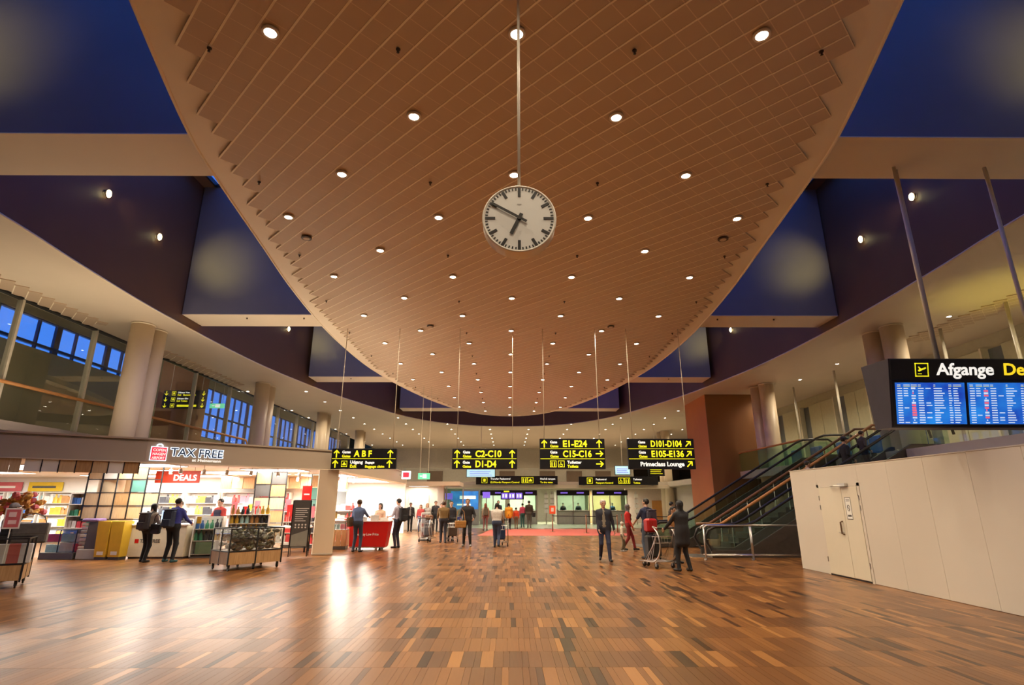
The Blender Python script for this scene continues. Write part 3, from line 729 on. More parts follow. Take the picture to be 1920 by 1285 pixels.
def frame_icon(parent, x, z, s, kind):
    mb = MB(); h = s / 2; t = s * .07
    mb.box(x - h, x + h, -.007, -.004, z + h - t, z + h).box(x - h, x + h, -.007, -.004, z - h, z - h + t).box(x - h, x - h + t, -.007, -.004, z - h, z + h).box(x + h - t, x + h, -.007, -.004, z - h, z + h)
    if kind == 'case':
        mb.add([(x + s * .32 * math.cos(a), -.006, z - s * .22 + s * .38 * math.sin(a)) for a in [k * math.pi / 8 for k in range(9)]], [tuple(range(9))]); mb.box(x - s * .1, x + s * .1, -.007, -.004, z + s * .12, z + s * .26)
    elif kind == 'wc':
        for d in (-.2, .2): mb.box(x + d * s - s * .09, x + d * s + s * .09, -.007, -.004, z - s * .35, z + s * .15).add([(x + d * s + s * .08 * math.cos(a), -.006, z + s * .26 + s * .08 * math.sin(a)) for a in [k * math.pi / 4 for k in range(8)]], [tuple(range(8))])
    elif kind == 'chair':
        mb.box(x - s * .12, x - s * .02, -.007, -.004, z - s * .1, z + s * .3).box(x - s * .12, x + s * .2, -.007, -.004, z - s * .1, z - s * .02).box(x + s * .12, x + s * .2, -.007, -.004, z - s * .34, z - s * .02)
        mb.add([(x - s * .05 + s * (.26 if k % 2 else .19) * math.cos(a), -.006, z - s * .15 + s * (.26 if k % 2 else .19) * math.sin(a)) for k, a in enumerate([R(150 + 10 * (q // 2)) for q in range(36)])], [(i, i + 1, i + 3, i + 2) for i in range(0, 34, 2)])
    elif kind == 'plane':
        mb.add([(x - s * .3, -.006, z - s * .02), (x + s * .3, -.006, z + s * .2), (x + s * .33, -.006, z + s * .1), (x - s * .22, -.006, z - s * .14)], [(0, 1, 2, 3)])
        mb.add([(x - .02 * s, -.006, z + .06 * s), (x - .2 * s, -.006, z + .24 * s), (x - .27 * s, -.006, z + .22 * s), (x - .16 * s, -.006, z + .0)], [(0, 1, 2, 3)]).box(x - .3 * s, x - .02 * s, -.007, -.004, z - .32 * s, z - .27 * s)
    else: mb.box(x - s * .2, x + s * .2, -.007, -.004, z - s * .25, z + s * .25)
    put('icon', mb, M_YEL, parent)
SY, RH = 19.4, .347
def hang_sign(cx, w, rows, label, z0=2.79, y=SY, rods=True):
    h = RH * rows; t = thing('hanging_sign', (cx - w / 2, y, z0), 0, label, 'sign', 'black gate signs hanging in a row')
    put('case', MB().bbox(0, w, 0, .16, 0, h, .008), M_SIGNBK, t)
    for k in range(1, rows): put('divider', MB().box(.02, w - .02, -.006, -.002, k * RH - .008, k * RH + .008), M_YEL, t)
    if rods:
        for dx in (w / 2 - .97, w / 2 + .97): put('rod', MB().tube([(dx, .08, h), (dx, .08, ZC - z0 - .02)], .013, 6), M_ROD, t, smooth=True)
    return t
def two(t, a, b, x, z, s=.125, bold=.03, w=(None, None)):
    text(a, t, x, z + .185, s, M_WHT, bold=bold, width=w[0]); text(b, t, x, z + .045, s, M_YEL, bold=bold, width=w[1])
s1 = hang_sign(-5.1, 2.24, 2, 'black hanging sign reading gates A B F and exit, by shop corner')
arrow(s1, .17, RH * 1.5, .27, 0); two(s1, 'Gates', 'Gates', .36, RH); text('A B F', s1, .78, RH + .07, .30, M_YEL, bold=.03, width=.62); arrow(s1, 2.03, RH * 1.5, .27, 0)
arrow(s1, .15, RH * .5, .27, 0); frame_icon(s1, .46, RH * .5, .20, 'case'); two(s1, 'Udgang', 'Exit', .66, 0, .145); two(s1, 'Bagage', 'Baggage claim', 1.18, 0, .115, w=(None, .66)); arrow(s1, 2.02, RH * .5, .27, 0)
s2 = hang_sign(-.92, 2.25, 2, 'black hanging sign reading C2-C10 over D1-D4')
for r, tx, wd in ((1, 'C2-C10', .90), (0, 'D1-D4', .72)):
    arrow(s2, .17, RH * (r + .5), .27, 0); two(s2, 'Gate', 'Gates', .37, RH * r); text(tx, s2, .80, RH * r + .065, .31, M_YEL, bold=.03, width=wd); arrow(s2, 2.08, RH * (r + .5), .27, 0)
s3 = hang_sign(2.13, 2.27, 3, 'black hanging sign reading E1-E24, C15-C16 and toilets')
for r, tx, wd, an in ((2, 'E1-E24', .84, 0), (1, 'C15-C16', 1.0, 90)):
    if r == 2: arrow(s3, .16, RH * 2.5, .27, 0)
    two(s3, 'Gate', 'Gates', .36, RH * r); text(tx, s3, .80, RH * r + .065, .31, M_YEL, bold=.03, width=wd); arrow(s3, 2.08, RH * (r + .5), .27, an)
frame_icon(s3, .46, RH * .5, .22, 'wc'); frame_icon(s3, .74, RH * .5, .22, 'chair'); two(s3, 'Toiletter', 'Toilets', .95, 0, .135); arrow(s3, 2.08, RH * .5, .27, 90)
s4 = hang_sign(5.23, 2.32, 3, 'black hanging sign reading D101-D104, E105-E136 and lounge')
for r, tx, wd in ((2, 'D101-D104', 1.08), (1, 'E105-E136', 1.13)):
    two(s4, 'Gate', 'Gates', .37, RH * r); text(tx, s4, .80, RH * r + .07, .30, M_YEL, bold=.03, width=wd); arrow(s4, 2.12, RH * (r + .5), .27, 45)
text('Primeclass Lounge', s4, .40, .10, .21, M_WHT, bold=.03, width=1.52); arrow(s4, 2.12, RH * .5, .27, 45)
# gallery sign behind the left glass (arrows down)
t = thing('gallery_sign', (-18.1, 28.4, 6.37), 0, 'small black three-row sign with down arrows behind gallery glass', 'sign')
put('case', MB().bbox(0, 2.25, 0, .12, 0, .96, .008), M_SIGNBK, t)
for r, (a, b) in enumerate((('出口', ''), ('Udgang Øst', 'Exit Toilets'), ('Udgang Vest', 'Exit   Baggage claim'))):
    arrow(t, .16, .16 + r * .32, .24, 180); arrow(t, 2.1, .16 + r * .32, .24, 180); frame_icon(t, .55, .16 + r * .32, .2, 'x')
    if b: text(a, t, .75, r * .32 + .17, .12, M_WHT, bold=.02); text(b, t, .75, r * .32 + .04, .12, M_YEL, bold=.02)
    else: put('lettering', MB().box(.8, 1.8, -.006, -.003, .1, .2), M_YEL, t)
for dx in (.3, 1.95): put('rod', MB().tube([(dx, .06, .96), (dx, .06, 10.5 - 6.37)], .012, 6), M_ROD, t)
# green emergency exit sign
M_GRN = noemis(pm('exit_green_lit', (.1, .7, .35), .5, emit=.8, emcol=(.18, .85, .45)))
def exit_sign(loc, rz, lab, w=.62, h=.32, rods=4.6):
    t = thing('exit_sign', loc, rz, lab, 'exit sign'); put('box', MB().bbox(-w / 2, w / 2, 0, .08, 0, h, .006), M_GRN, t)
    mb = MB(); mb.box(-w * .1, w * .22, -.006, -.003, h * .2, h * .8).box(-w * .34, -w * .16, -.006, -.003, h * .42, h * .58); put('pictogram', mb, M_WHT, t)
    if rods:
        for dx in (-w * .35, w * .35): put('rod', MB().tube([(dx, .04, h), (dx, .04, rods)], .01, 6), M_ROD, t)
exit_sign((-4.57, 30, 2.88), 0, 'green lit emergency exit sign hanging on two rods', rods=ZC - 2.88)
exit_sign((-16.35, 30.5, 6.75), 0, 'green lit exit sign behind the gallery glass', .8, .26, 10.5 - 6.75)
# ---------------------------------------------------------------- clock
M_CASE = pm('clock_case_white', (.82, .76, .66), .3, var=.02); M_FACE = pm('clock_face', (.84, .82, .78), .35, var=.015, scale=2); M_HAND = pm('clock_black', (.02, .016, .014), .4)
t = thing('clock', (0.0, 5.0, 4.43), 0, 'round white hanging clock with black bars showing ten to seven', 'clock')
put('case', MB().lathe([(.352, .0), (.37, .0), (.373, .012), (.373, .165), (.355, .18)], 64, axis='y'), M_CASE, t, smooth=False)
put('bezel', MB().tube([(.366 * math.cos(a), .0, .366 * math.sin(a)) for a in [k * math.pi / 32 for k in range(64)]], .012, 8, closed=True), M_CASE, t, smooth=True)
fa_ = put('dial', MB().lathe([(.356, .012), (.356, -.002)], 64, axis='y'), M_FACE, t)
def bar(a, r0, r1, w, y=-.004, d=.003):
    c, s = math.sin(a), math.cos(a); q = []
    for r, sg in ((r0, -1), (r0, 1), (r1, 1), (r1, -1)): q.append((c * r + s * w * sg, s * r - c * w * sg))
    return MB().add([(u, y, v_) for u, v_ in q] + [(u, y - d, v_) for u, v_ in q], [(0, 1, 2, 3), (7, 6, 5, 4), (0, 4, 5, 1), (1, 5, 6, 2), (2, 6, 7, 3), (3, 7, 4, 0)])
for k in range(60):
    a = 2 * math.pi * k / 60
    put('hour_mark' if k % 5 == 0 else 'minute_mark', bar(a, .245 if k % 15 == 0 else .262, .348, .0145) if k % 5 == 0 else bar(a, .322, .348, .0065), M_HAND, fa_)
put('hour_hand', bar(R(205), -.055, .195, .018, -.012, .006), M_HAND, t); put('minute_hand', bar(R(300), -.085, .325, .0125, -.022, .006), M_HAND, t)
put('hub', MB().lathe([(.022, -.03), (.022, 0)], 16, axis='y'), M_HAND, t)
put('maker_mark', MB().box(-.022, .022, -.004, -.003, .155, .165), pm('print_grey', (.45, .42, .38), .6), fa_)
put('rod', MB().tube([(0, .085, .37), (0, .085, ZC - 4.43)], .017, 10), M_CASE, t, smooth=True)
# ---------------------------------------------------------------- departures board
M_BOARD = pm('board_plum_grey', (.030, .026, .040), .4, var=.1); M_SCR = noemis(pm('screen_blue_lit', (.02, .16, .75), .3, var=.35, scale=2.2))
_t = M_SCR.node_tree; _b = _t.nodes['Principled BSDF']; _r = [n for n in _t.nodes if n.type == 'VALTORGB'][0]
_r.color_ramp.elements[0].color = (.010, .045, .42, 1); _r.color_ramp.elements[1].color = (.02, .24, .78, 1)
_t.links.new(_r.outputs[0], _b.inputs['Emission Color']); _b.inputs['Emission Strength'].default_value = .9
M_ROWW = noemis(pm('screen_text_white', (.8, .85, .9), .5, emit=.75, emcol=(.72, .86, 1))); M_ROWR = noemis(pm('screen_text_red', (.9, .15, .2), .5, emit=.8, emcol=(1, .16, .22))); M_ROWY = noemis(pm('screen_text_yellow', (.8, .8, .3), .5, emit=.6, emcol=(.75, .8, .3)))
TH = math.atan(.23 / 1.16); BW, BH = 5.12, 1.183
t = thing('departures_board', (6.47, 9.40, 2.90), 0, 'large hanging departures board with blue flight screens', 'departures board'); t.rotation_euler = (TH, 0, 0)
body = MB(); prof = [(.0, 0), (.0, BH), (.74, BH - .12), (.42, -.07)]
body.add([(0, y, z) for y, z in prof] + [(BW, y, z) for y, z in prof], [(0, 1, 2, 3), (7, 6, 5, 4), (1, 0, 4, 5), (2, 1, 5, 6), (3, 2, 6, 7), (0, 3, 7, 4)]); put('case', body, M_BOARD, t)
hdn = put('header', MB().bbox(.02, BW - .02, -.02, .004, .82, BH - .01, .006), M_SIGNBK, t)
put('screen_frame', MB().bbox(.02, BW - .02, -.015, .004, .015, .815, .006), M_SIGNBK, t)
frame_icon(t, .56, .99, .235, 'plane')
for ch in t.children:
    if ch.name.startswith('icon'): ch.location = (0, -.02, 0)
text('Afgange', t, .82, .905, .285, M_WHT, y=-.026, bold=.022, width=1.0); text('Departures', t, 1.97, .905, .285, noemis(pm('header_yellow_lit', (.95, .7, .02), .5, emit=.9, emcol=(1, .72, .02))), y=-.026, bold=.022, width=1.42)
rg = random.Random(5)
for k in range(4):
    x0 = .085 + k * 1.255; sc = put('screen', MB().box(x0, x0 + 1.2, -.022, -.014, .06, .77), M_SCR, t)
    mw, mr_, my = MB(), MB(), MB(); zz = .66; i = 0
    for cx_, cw in ((.03, .06), (.14, .11), (.27, .1), (.39, .05), (.66, .03), (.92, .05), (1.0, .14)): my.box(x0 + cx_, x0 + cx_ + cw, -.0245, -.0225, .70, .712); mw.box(x0 + cx_, x0 + cx_ + cw, -.0245, -.0225, .722, .735)
    while zz > .07:
        for cx_, lo_, hi_, pr in ((.03, .08, .085, 1), (.14, .07, .08, .2 if i > 3 else 1), (.39, .085, .10, 1), (.52, .08, .1, .35), (.66, .06, .19, 1), (.915, .04, .06, 1), (1.0, .07, .12, 1)):
            if rg.random() < pr: L = rg.uniform(lo_, hi_); mw.box(x0 + cx_, x0 + cx_ + L, -.0245, -.0225, zz, zz + .017)
        q = rg.random(); L = rg.choice((.04, .07, .075)); (mr_ if q < .45 else mw).box(x0 + .27 + (.02 if L < .05 else 0), x0 + .27 + L, -.0245, -.0225, zz - .004, zz + .026 if q < .6 else zz + .017)
        zz -= .0415; i += 1
    put('flight_rows', mw, M_ROWW, sc, kind='stuff'); put('status_red', mr_, M_ROWR, sc, kind='stuff'); put('heading_row', my, M_ROWY, sc, kind='stuff')
for px in (7.80, 9.66):
    for dx, dy in ((-.05, -.05), (.06, .05)):
        # poles are vertical in the hall: undo the tilt of the board
        a = Vector((px + dx - 6.47, 9.75 + dy - 9.40, 3.99 - 2.90)); b = Vector((px + dx - 6.47, 9.75 + dy - 9.40, 8.24 - 2.90)); Mi = Matrix.Rotation(-TH, 3, 'X')
        put('pole', MB().tube([Mi @ a, Mi @ b], .034, 10), M_ROD, t, smooth=True)
# ================================================================== ESCALATORS AND STAIR
M_RUB = pm('handrail_rubber', (.015, .012, .011), .35); M_TRUSS = pm('escalator_cladding', (.09, .075, .062), .35, .3, var=.1); M_STEP = pm('escalator_step', (.16, .155, .15), .35, .7); M_ESGL = glass('escalator_glass', (.80, .90, .86))
def escalator(y0, y1, xs, label, clad):
    SL = math.tan(R(30)); run = ZQ / SL; xt = xs + run
    t = thing('escalator', (xs, y0, 0), 0, label, 'escalator', 'escalators beside the white hoarding'); w = y1 - y0
    side = [(-1.25, 0), (0.15, 0), (run + .1, ZQ - .35), (run + 1.4, ZQ - .35), (run + 1.4, ZQ + .18), (run - .05, ZQ + .18), (-.1, .22), (-1.25, .22)]
    for yy_ in (0, w - .12):
        mb = MB(); n = len(side)
        mb.add([(x, yy_, z) for x, z in side] + [(x, yy_ + .12, z) for x, z in side], [tuple(range(n)), tuple(range(2 * n - 1, n - 1, -1))] + [(i, n + i, n + (i + 1) % n, (i + 1) % n) for i in range(n)])
        put('skirt', mb, M_TRUSS, t)
        g = MB(); yc = yy_ + .06
        pg = [(-1.15, .22), (-1.3, .5), (-1.15, .85), (-.1, .88), (run - .02, ZQ + .88), (run + 1.3, ZQ + .88), (run + 1.3, ZQ + .18), (run - .05, ZQ + .18), (-.1, .22)]
        n = len(pg); g.add([(x, yc - .006, z) for x, z in pg] + [(x, yc + .006, z) for x, z in pg], [tuple(range(n)), tuple(range(2 * n - 1, n - 1, -1))]); put('balustrade_glass', g, M_ESGL, t)
        hr = [(-.9, yc, .12), (-1.25, yc, .22), (-1.42, yc, .55), (-1.3, yc, .82), (-1.05, yc, .93), (-.3, yc, .955), (.0, yc, .985), (.3, yc, 1.11), (run - .2, yc, ZQ + .84), (run + .1, yc, ZQ + .95), (run + .4, yc, ZQ + .97), (run + 1.2, yc, ZQ + .97), (run + 1.45, yc, ZQ + .8), (run + 1.5, yc, ZQ + .5)]
        put('handrail', MB().tube(hr, .045, 8), M_RUB, t, smooth=True)
    if clad: put('side_panel', MB().add([(-1.25, -.02, 0), (run + 1.4, -.02, 0), (run + 1.4, -.02, ZQ - .35), (run + .1, -.02, ZQ - .35), (.15, -.02, .02)], [(0, 1, 2, 3, 4)]).add([(-1.25, -.0, 0), (run + 1.4, -.0, 0), (run + 1.4, 0, ZQ - .35), (run + .1, 0, ZQ - .35), (.15, 0, .02)], [(4, 3, 2, 1, 0)]), M_TRUSS, t)
    ns = 17; st_ = MB().box(0, .40, .13, w - .13, -.2, 0).mesh('step', M_STEP)
    for k in range(ns): link('step', st_, t, (-.35 + k * .4 - .4 * 0, 0, max(.005, min(ZQ, (k - .8) * .4 * SL))))
    put('landing', MB().box(-1.9, -.35, .0, w, 0, .02), M_STEEL, t)
    return t
escalator(22.75, 24.5, 6.95, 'far escalator with black handrails beside the terracotta wall', False)
escalator(18.62, 19.78, 7.65, 'near escalator with dark clad side behind the steel railing', True)
SL = math.tan(R(30)); run = ZQ / SL
t = thing('staircase', (7.25, 19.95, 0), 0, 'staircase with orange wooden handrails between the two escalators', 'staircase')
for k in range(20):
    put('stair_step', MB().box(k * run / 20, (k + 1) * run / 20 + .02, 0.05, 1.0, max(0, (k + 1) * ZQ / 20 - .34), (k + 1) * ZQ / 20), M_TRUSS, t)
for yy_ in (0.0, 1.05):
    put('handrail', MB().tube([(-.5, yy_, .93), (0, yy_, .96), (run, yy_, ZQ + .98), (run + 1.2, yy_, ZQ + 1.0)], .05, 8), M_ORAIL if yy_ < .5 else pm('dark_oak_rail', (.20, .09, .035), .35), t, smooth=True)
    mb = MB()
    for k in range(6): x = .4 + k * run / 5.6; put('post', MB().tube([(x, yy_, x * SL * ZQ / (run * SL)), (x, yy_, x * SL + .95)], .02, 8), M_STEEL, t)
    put('glass', MB().add([(0, yy_, .1), (run, yy_, ZQ + .1), (run, yy_, ZQ + .9), (0, yy_, .88)], [(0, 1, 2, 3)]), M_ESGL, t)
# stainless crowd railing
t = thing('steel_railing', (5.9, 17.75, 0), 0, 'low stainless steel railing in front of the near escalator', 'railing')
for dy in (0, .3):
    put('top_rail', MB().tube([(0, dy, .90), (0.04, dy, .97), (.1, dy, 1.0), (3.3, dy, 1.0)], .025, 8), M_STEEL, t, smooth=True); put('lower_rail', MB().tube([(0, dy, .14), (3.3, dy, .14)], .016, 8), M_STEEL, t, smooth=True)
    for x in (0, 1.45, 3.1):
        put('post', MB().tube([(x + dy * .3, dy, 0), (x + dy * .3, dy, .97)], .022, 8), M_STEEL, t, smooth=True); put('foot', MB().lathe([(.05, 0), (.05, .012), (.03, .02)], 12, (x + dy * .3, dy, 0)), M_STEEL, t)
# blue lounge seats on the right gallery
M_BLUE = pm('seat_blue', (.015, .09, .42), .5)
seat = thing('lounge_seat', (16.6, 22, ZQ), R(90), 'blue lounge seat on the right gallery beyond the escalators, nearest the columns', 'seat', 'blue gallery seats')
put('cushion', MB().bbox(-.5, .5, -.4, .4, .2, .45, .04), M_BLUE, seat); put('backrest', MB().bbox(-.5, .5, .3, .45, .42, 1.15, .04), M_BLUE, seat); put('legs', MB().box(-.45, -.4, -.35, .35, 0, .2).box(.4, .45, -.35, .35, 0, .2), M_STEEL, seat)
for k, (y, lab) in enumerate(((24.6, 'second'), (27.0, 'third'), (29.4, 'fourth'), (31.5, 'fifth'))):
    c = copy_tree(seat); c.location = (16.6, y, ZQ); c['label'] = '%s blue lounge seat along the right gallery wall' % lab
for k, (y, lab) in enumerate(((8.6, 'rightmost'), (10.6, 'third'), (12.6, 'second'), (14.4, 'leftmost'))):
    c = copy_tree(seat); c.location = (15.2, y, ZQ); c['label'] = '%s blue seat above the hoarding, seen through the glass balustrade' % lab
# yellow uplight on the right gallery
t = thing('uplight', (15.2, 15.5, ZQ), 0, 'yellow floor uplight beside the right gallery columns', 'lamp'); put('can', MB().lathe([(.10, 0), (.12, .25), (.10, .26)], 14), M_BLACK, t); put('lens', MB().lathe([(.09, .262), (.08, .27)], 14), M_YL, t)
lamp('bulb', 'SPOT', (0, 0, .3), 260, (1, .85, .12), t, .06, rot=(R(180), 0, 0), spot=R(70), blend=.9)
# ================================================================== FAR END: PASSPORT HALL
M_LGREY = pm('far_grey', (.42, .40, .36), .5); M_CORAL = pm('coral_mat', (.62, .13, .10), .8); M_PURP = noemis(pm('purple_lit', (.2, .1, .7), .5, emit=.7, emcol=(.28, .16, .95))); M_SCRN = noemis(pm('monitor_lit', (.5, .8, .85), .4, emit=.8, emcol=(.55, .9, .95)))
YB = 47.0
put('coral_floor_mat', MB().prism([(-1.7, 31.0), (6.8, 31.0), (6.2, 38.8), (-1.2, 38.8)], 0, .006), M_CORAL, label='coral red floor mat in front of the passport desks', cat='mat')
put('floor_passport', MB().box(-9, 11.6, 40.2, 60, -.001, .004), pm('pale_green_floor', (.40, .44, .30), .25), kind='structure')
put('trim_20', MB().box(-9.5, 13.3, YB, YB + 1.2, 2.85, 3.12), M_CREAM, kind='structure')
put('floor_upper_far', MB().box(-15.4, 14.4, YB + .4, 70, 3.12, 3.4), M_WALL, kind='structure')
put('wall_upper_far', MB().box(-15.7, 14.4, 66, 66.2, 3.4, ZC), pm('upper_far_wall', (.55, .50, .40), .6), kind='structure')
put('wall_ground_far', MB().box(-15.7, 14.4, 58, 58.2, 0, 3.12), pm('ground_far_wall', (.50, .46, .36), .6), kind='structure')
uw = put('trim_21', MB().box(-11, 13, 58.8, 59, 3.4, 5.2), pm('booth_upper_grey', (.36, .34, .28), .5), kind='structure')
for x in (-8.5, -1, 3.2, 6, 9): put('recess', MB().box(x, x + 1.6, 58.7, 58.8, 3.8, 4.9), pm('recess_brown', (.13, .09, .06), .5), uw)
# long black wayfinding beams
def beam_sign(x0, x1, z0, z1, y, label, items):
    t = thing('wayfinding_sign', (x0, y, z0), 0, label, 'sign'); h = z1 - z0
    put('case', MB().bbox(0, x1 - x0, 0, .25, 0, h, .01), M_SIGNBK, t)
    for kind, x, a, b in items:
        if kind == 't': text(a, t, x, h * .56, h * .30, M_WHT, bold=.02); text(b, t, x, h * .15, h * .30, M_YEL, bold=.02)
        else: frame_icon(t, x, h * .5, h * .68, a)
    for dx in (.4, x1 - x0 - .4): put('bracket', MB().box(dx - .05, dx + .05, .25, .5, -.06, .1), M_STEEL, t)
beam_sign(-2.75, 4.0, 3.16, 3.84, YB - .27, 'long black passport control sign over the left desks', [('i', .7, 'x', 0), ('t', 1.2, 'Transfer Paskontrol', 'EU/Nordic Passport Control'), ('i', 4.0, 'wc', 0), ('i', 4.5, 'case', 0), ('t', 5.3, 'Ned til rampen', 'To the gates')])
beam_sign(5.75, 12.3, 3.12, 3.80, YB - .27, 'long black passport control sign over the right desks', [('i', .9, 'x', 0), ('t', 1.4, 'Paskontrol', 'Passport Control'), ('i', 3.5, 'chair', 0), ('i', 4.0, 'wc', 0), ('t', 4.5, 'Toiletter', 'Toilets')])
for x0, x1, y, z0, z1, lab in ((-3.5, -1.2, 46.5, 3.75, 4.35, 'pale lit monitor pair above the left passport sign'), (8.7, 9.9, 46.2, 3.95, 4.6, 'pale lit monitor above the right passport sign'), (10.9, 12.1, 44, 3.75, 4.5, 'tilted screen with green and yellow lettering near column')):
    t = thing('monitor', ((x0 + x1) / 2, y, z0), 0, lab, 'monitor'); w = x1 - x0
    put('bezel', MB().bbox(-w / 2 - .04, w / 2 + .04, 0, .1, -.04, z1 - z0 + .04, .01), M_SIGNBK, t); put('screen', MB().box(-w / 2, w / 2, -.006, 0, 0, z1 - z0), M_SCRN if 'pale' in lab else M_SIGNBK, t)
    put('rows', MB().box(-w * .4, w * .4, -.01, -.006, .12, .16).box(-w * .4, w * .3, -.01, -.006, .26, .31).box(-w * .4, w * .35, -.01, -.006, .40, .45), M_PURP if 'pale' in lab else M_YEL, t)
    put('hanger', MB().tube([(0, .05, z1 - z0), (0, .05, ZC - z0)], .02, 6), M_ROD, t)
# desks: glass screens with dark header, purple lit lines
DX = (( -2.4, -.3, 'first'), (0.0, 2.3, 'second'), (4.0, 6.7, 'third'), (7.0, 9.9, 'fourth'))
for x0, x1, lab in DX:
    t = thing('passport_desk', (x0, YB + .6, 0), 0, '%s glazed passport desk from the left under the long signs' % lab, 'counter', 'glazed passport desks'); w = x1 - x0
    put('counter', MB().bbox(0, w, .3, 1.0, 0, 1.05, .02), M_LGREY, t); put('worktop', MB().bbox(-.03, w + .03, .2, 1.05, 1.05, 1.10, .01), M_STEEL, t)
    for x in (0, w / 2, w): put('mullion', MB().box(x - .035, x + .035, .25, .33, 0, 2.5), M_STEEL, t)
    for a, b in ((0, w / 2), (w / 2, w)): put('pane', MB().box(a + .04, b - .04, .28, .29, 1.12, 2.3), M_GREENGL, t)
    hdr = put('header', MB().bbox(-.03, w + .03, .1, .4, 2.3, 2.72, .01), M_SIGNBK, t)
    for a in (.22, .72): put('lit_line', MB().box(w * a - .3, w * a + .3, .085, .098, 2.46, 2.56), M_PURP, hdr)
    put('back_panel', MB().box(0, w, 3.0, 3.1, 0, 2.7), pm('booth_back_' + lab, ((.48, .46, .40), (.62, .58, .50), (.30, .28, .22), (.62, .42, .20))[('first', 'second', 'third', 'fourth').index(lab)], .6), t)
    lamp('desk_light', 'AREA', (w / 2, 1.6, 2.72), 200, (1, .9, .72), t, w * .8, sy=.5)
for k, (x, lab) in enumerate(((3.05, 'left'), (3.55, 'middle'), (10.5, 'right'))):
    t = thing('ladder_display', (x, YB + .2, 0), 0, '%s slim white display mast beside the passport desks' % lab, 'display'); put('mast', MB().box(-.04, .04, 0, .06, 0, 2.6), M_STEEL, t)
    for z in (.9, 1.3, 1.7, 2.1): put('plate', MB().bbox(-.16, .16, -.03, .0, z, z + .28, .008), M_WHITE, t)
M_SL2 = noemis(pm('added_panel_lit', (1, .97, .9), .4, emit=3, emcol=(1, .93, .8)))
for k, x in enumerate((-6, -1.2, 3.4, 8.4)):  # light panels added to brighten the far zone behind the desks
    t = thing('added_booth_light', (x, 51.5, 3.12), 0, '%s added light panel in the ceiling behind the passport desks' % ('first', 'second', 'third', 'fourth')[k], 'light panel'); put('frame', MB().bbox(-1.3, 1.3, -.7, .7, -.04, 0, .01), M_WHITE, t); put('diffuser', MB().box(-1.25, 1.25, -.65, .65, -.046, -.04), M_SL2, t); lamp('tube', 'AREA', (0, 0, -.06), 170, (1, .92, .76), t, 2.4, sy=1.2)
# big blue advertising screen and clock-like info panels at left far
t = thing('advert_screen', (-3.6, 46.0, 0), 0, 'large blue and white advertising screen left of the passport desks', 'screen'); put('stand', MB().bbox(-1.2, 1.2, .05, .25, 0, 2.75, .02), M_LGREY, t)
put('picture', MB().box(-1.1, 1.1, .03, .05, 1.2, 2.6), noemis(pm('advert_blue_lit', (.05, .25, .8), .4, var=.9, scale=1.4, emit=.6, emcol=(.05, .28, .85))), t); put('headline', MB().box(-.4, .9, .02, .03, 2.0, 2.25).box(-.6, .5, .02, .03, 1.5, 1.62), M_WHT, t)
t = thing('queue_screen', (.25, 46.9, 1.97), 0, 'purple lit queue screen showing boxes above the far crowd', 'screen'); put('case', MB().bbox(-.95, .95, 0, .2, 0, .72, .01), M_SIGNBK, t); put('caption', MB().box(-.7, -.25, -.006, 0, .58, .68), M_YEL, t)
for x in (-.88, -.3, .3): put('display', MB().box(x, x + .52, -.008, 0, .06, .52), M_PURP, t); put('digits', MB().box(x + .08, x + .2, -.012, -.008, .15, .42).box(x + .3, x + .44, -.012, -.008, .15, .42), M_WHT, t)
for dx in (-.7, .7): put('rod', MB().tube([(dx, .15, .72), (dx, .15, .89)], .015, 6), M_ROD, t)
for x, z, lab in ((-4.6, 2.0, 'small purple info screen beside the white wall'), (-1.75, 2.1, 'slim purple and yellow panel left of the desks')):
    t = thing('info_screen', (x, 43.5, 0), 0, lab, 'screen'); put('post', MB().box(-.03, .03, 0, .06, 0, z), M_STEEL, t); put('display', MB().bbox(-.28, .28, -.05, .04, z - .05, z + .4, .01), M_PURP, t)
# white door wall at far left, glass box
put('wall_white_far', MB().box(-9.4, -4.6, 37.6, 37.8, 0, 2.75), pm('white_far_wall', (.78, .70, .60), .5), kind='structure')
for k, x in enumerate((-8.6, -6.6)):
    d = put('door_%d' % (k + 2), MB().bbox(x, x + 1.3, 37.55, 37.6, .02, 2.2, .01), pm('door_white', (.82, .76, .68), .4), kind='structure'); put('handle', MB().tube([(x + 1.15, 37.5, .95), (x + 1.15, 37.5, 1.25)], .02, 6), M_STEEL, d)
put('trim_22', MB().box(-9.6, -3.2, 36.2, 39.5, 2.75, 3.0), M_CREAM, kind='structure'); put('trim_23', MB().box(-4.7, -4.3, 37.2, 37.6, 0, 2.75), M_WHITE, kind='structure')
t = thing('glass_partition', (-4.2, 38.0, 0), 0, 'tall glass partition with steel posts beside the far white wall', 'partition')
for x in (0, 1.1): put('post', MB().box(x - .04, x + .04, -.03, .05, 0, 2.7), M_STEEL, t)
put('pane', MB().box(.05, 1.05, 0, .012, .1, 2.6), M_GREENGL, t)
for k, x in enumerate((-8.0, -5.9)):  # panels added under the canopy to light the white door wall
    t = thing('added_canopy_light', (x, 36.9, 2.75), 0, '%s added light panel under the far white canopy' % ('left', 'right')[k], 'light panel'); put('frame', MB().bbox(-.65, .65, -.3, .3, -.03, 0, .01), M_WHITE, t); put('diffuser', MB().box(-.6, .6, -.25, .25, -.036, -.03), M_SL2, t); lamp('tube', 'AREA', (0, 0, -.05), 60, (1, .92, .78), t, 1.1, sy=.45)
wl2 = put('wall_ground_right', MB().box(10.3, 14.4, 50.5, 50.7, 0, 3.1), pm('pale_pink_panel', (.66, .52, .44), .5), kind='structure')
put('wood_panel', MB().bbox(12.6, 14.4, 50.44, 50.5, 0, 1.9, .01), pm('amber_panel', (.55, .24, .06), .5), wl2)
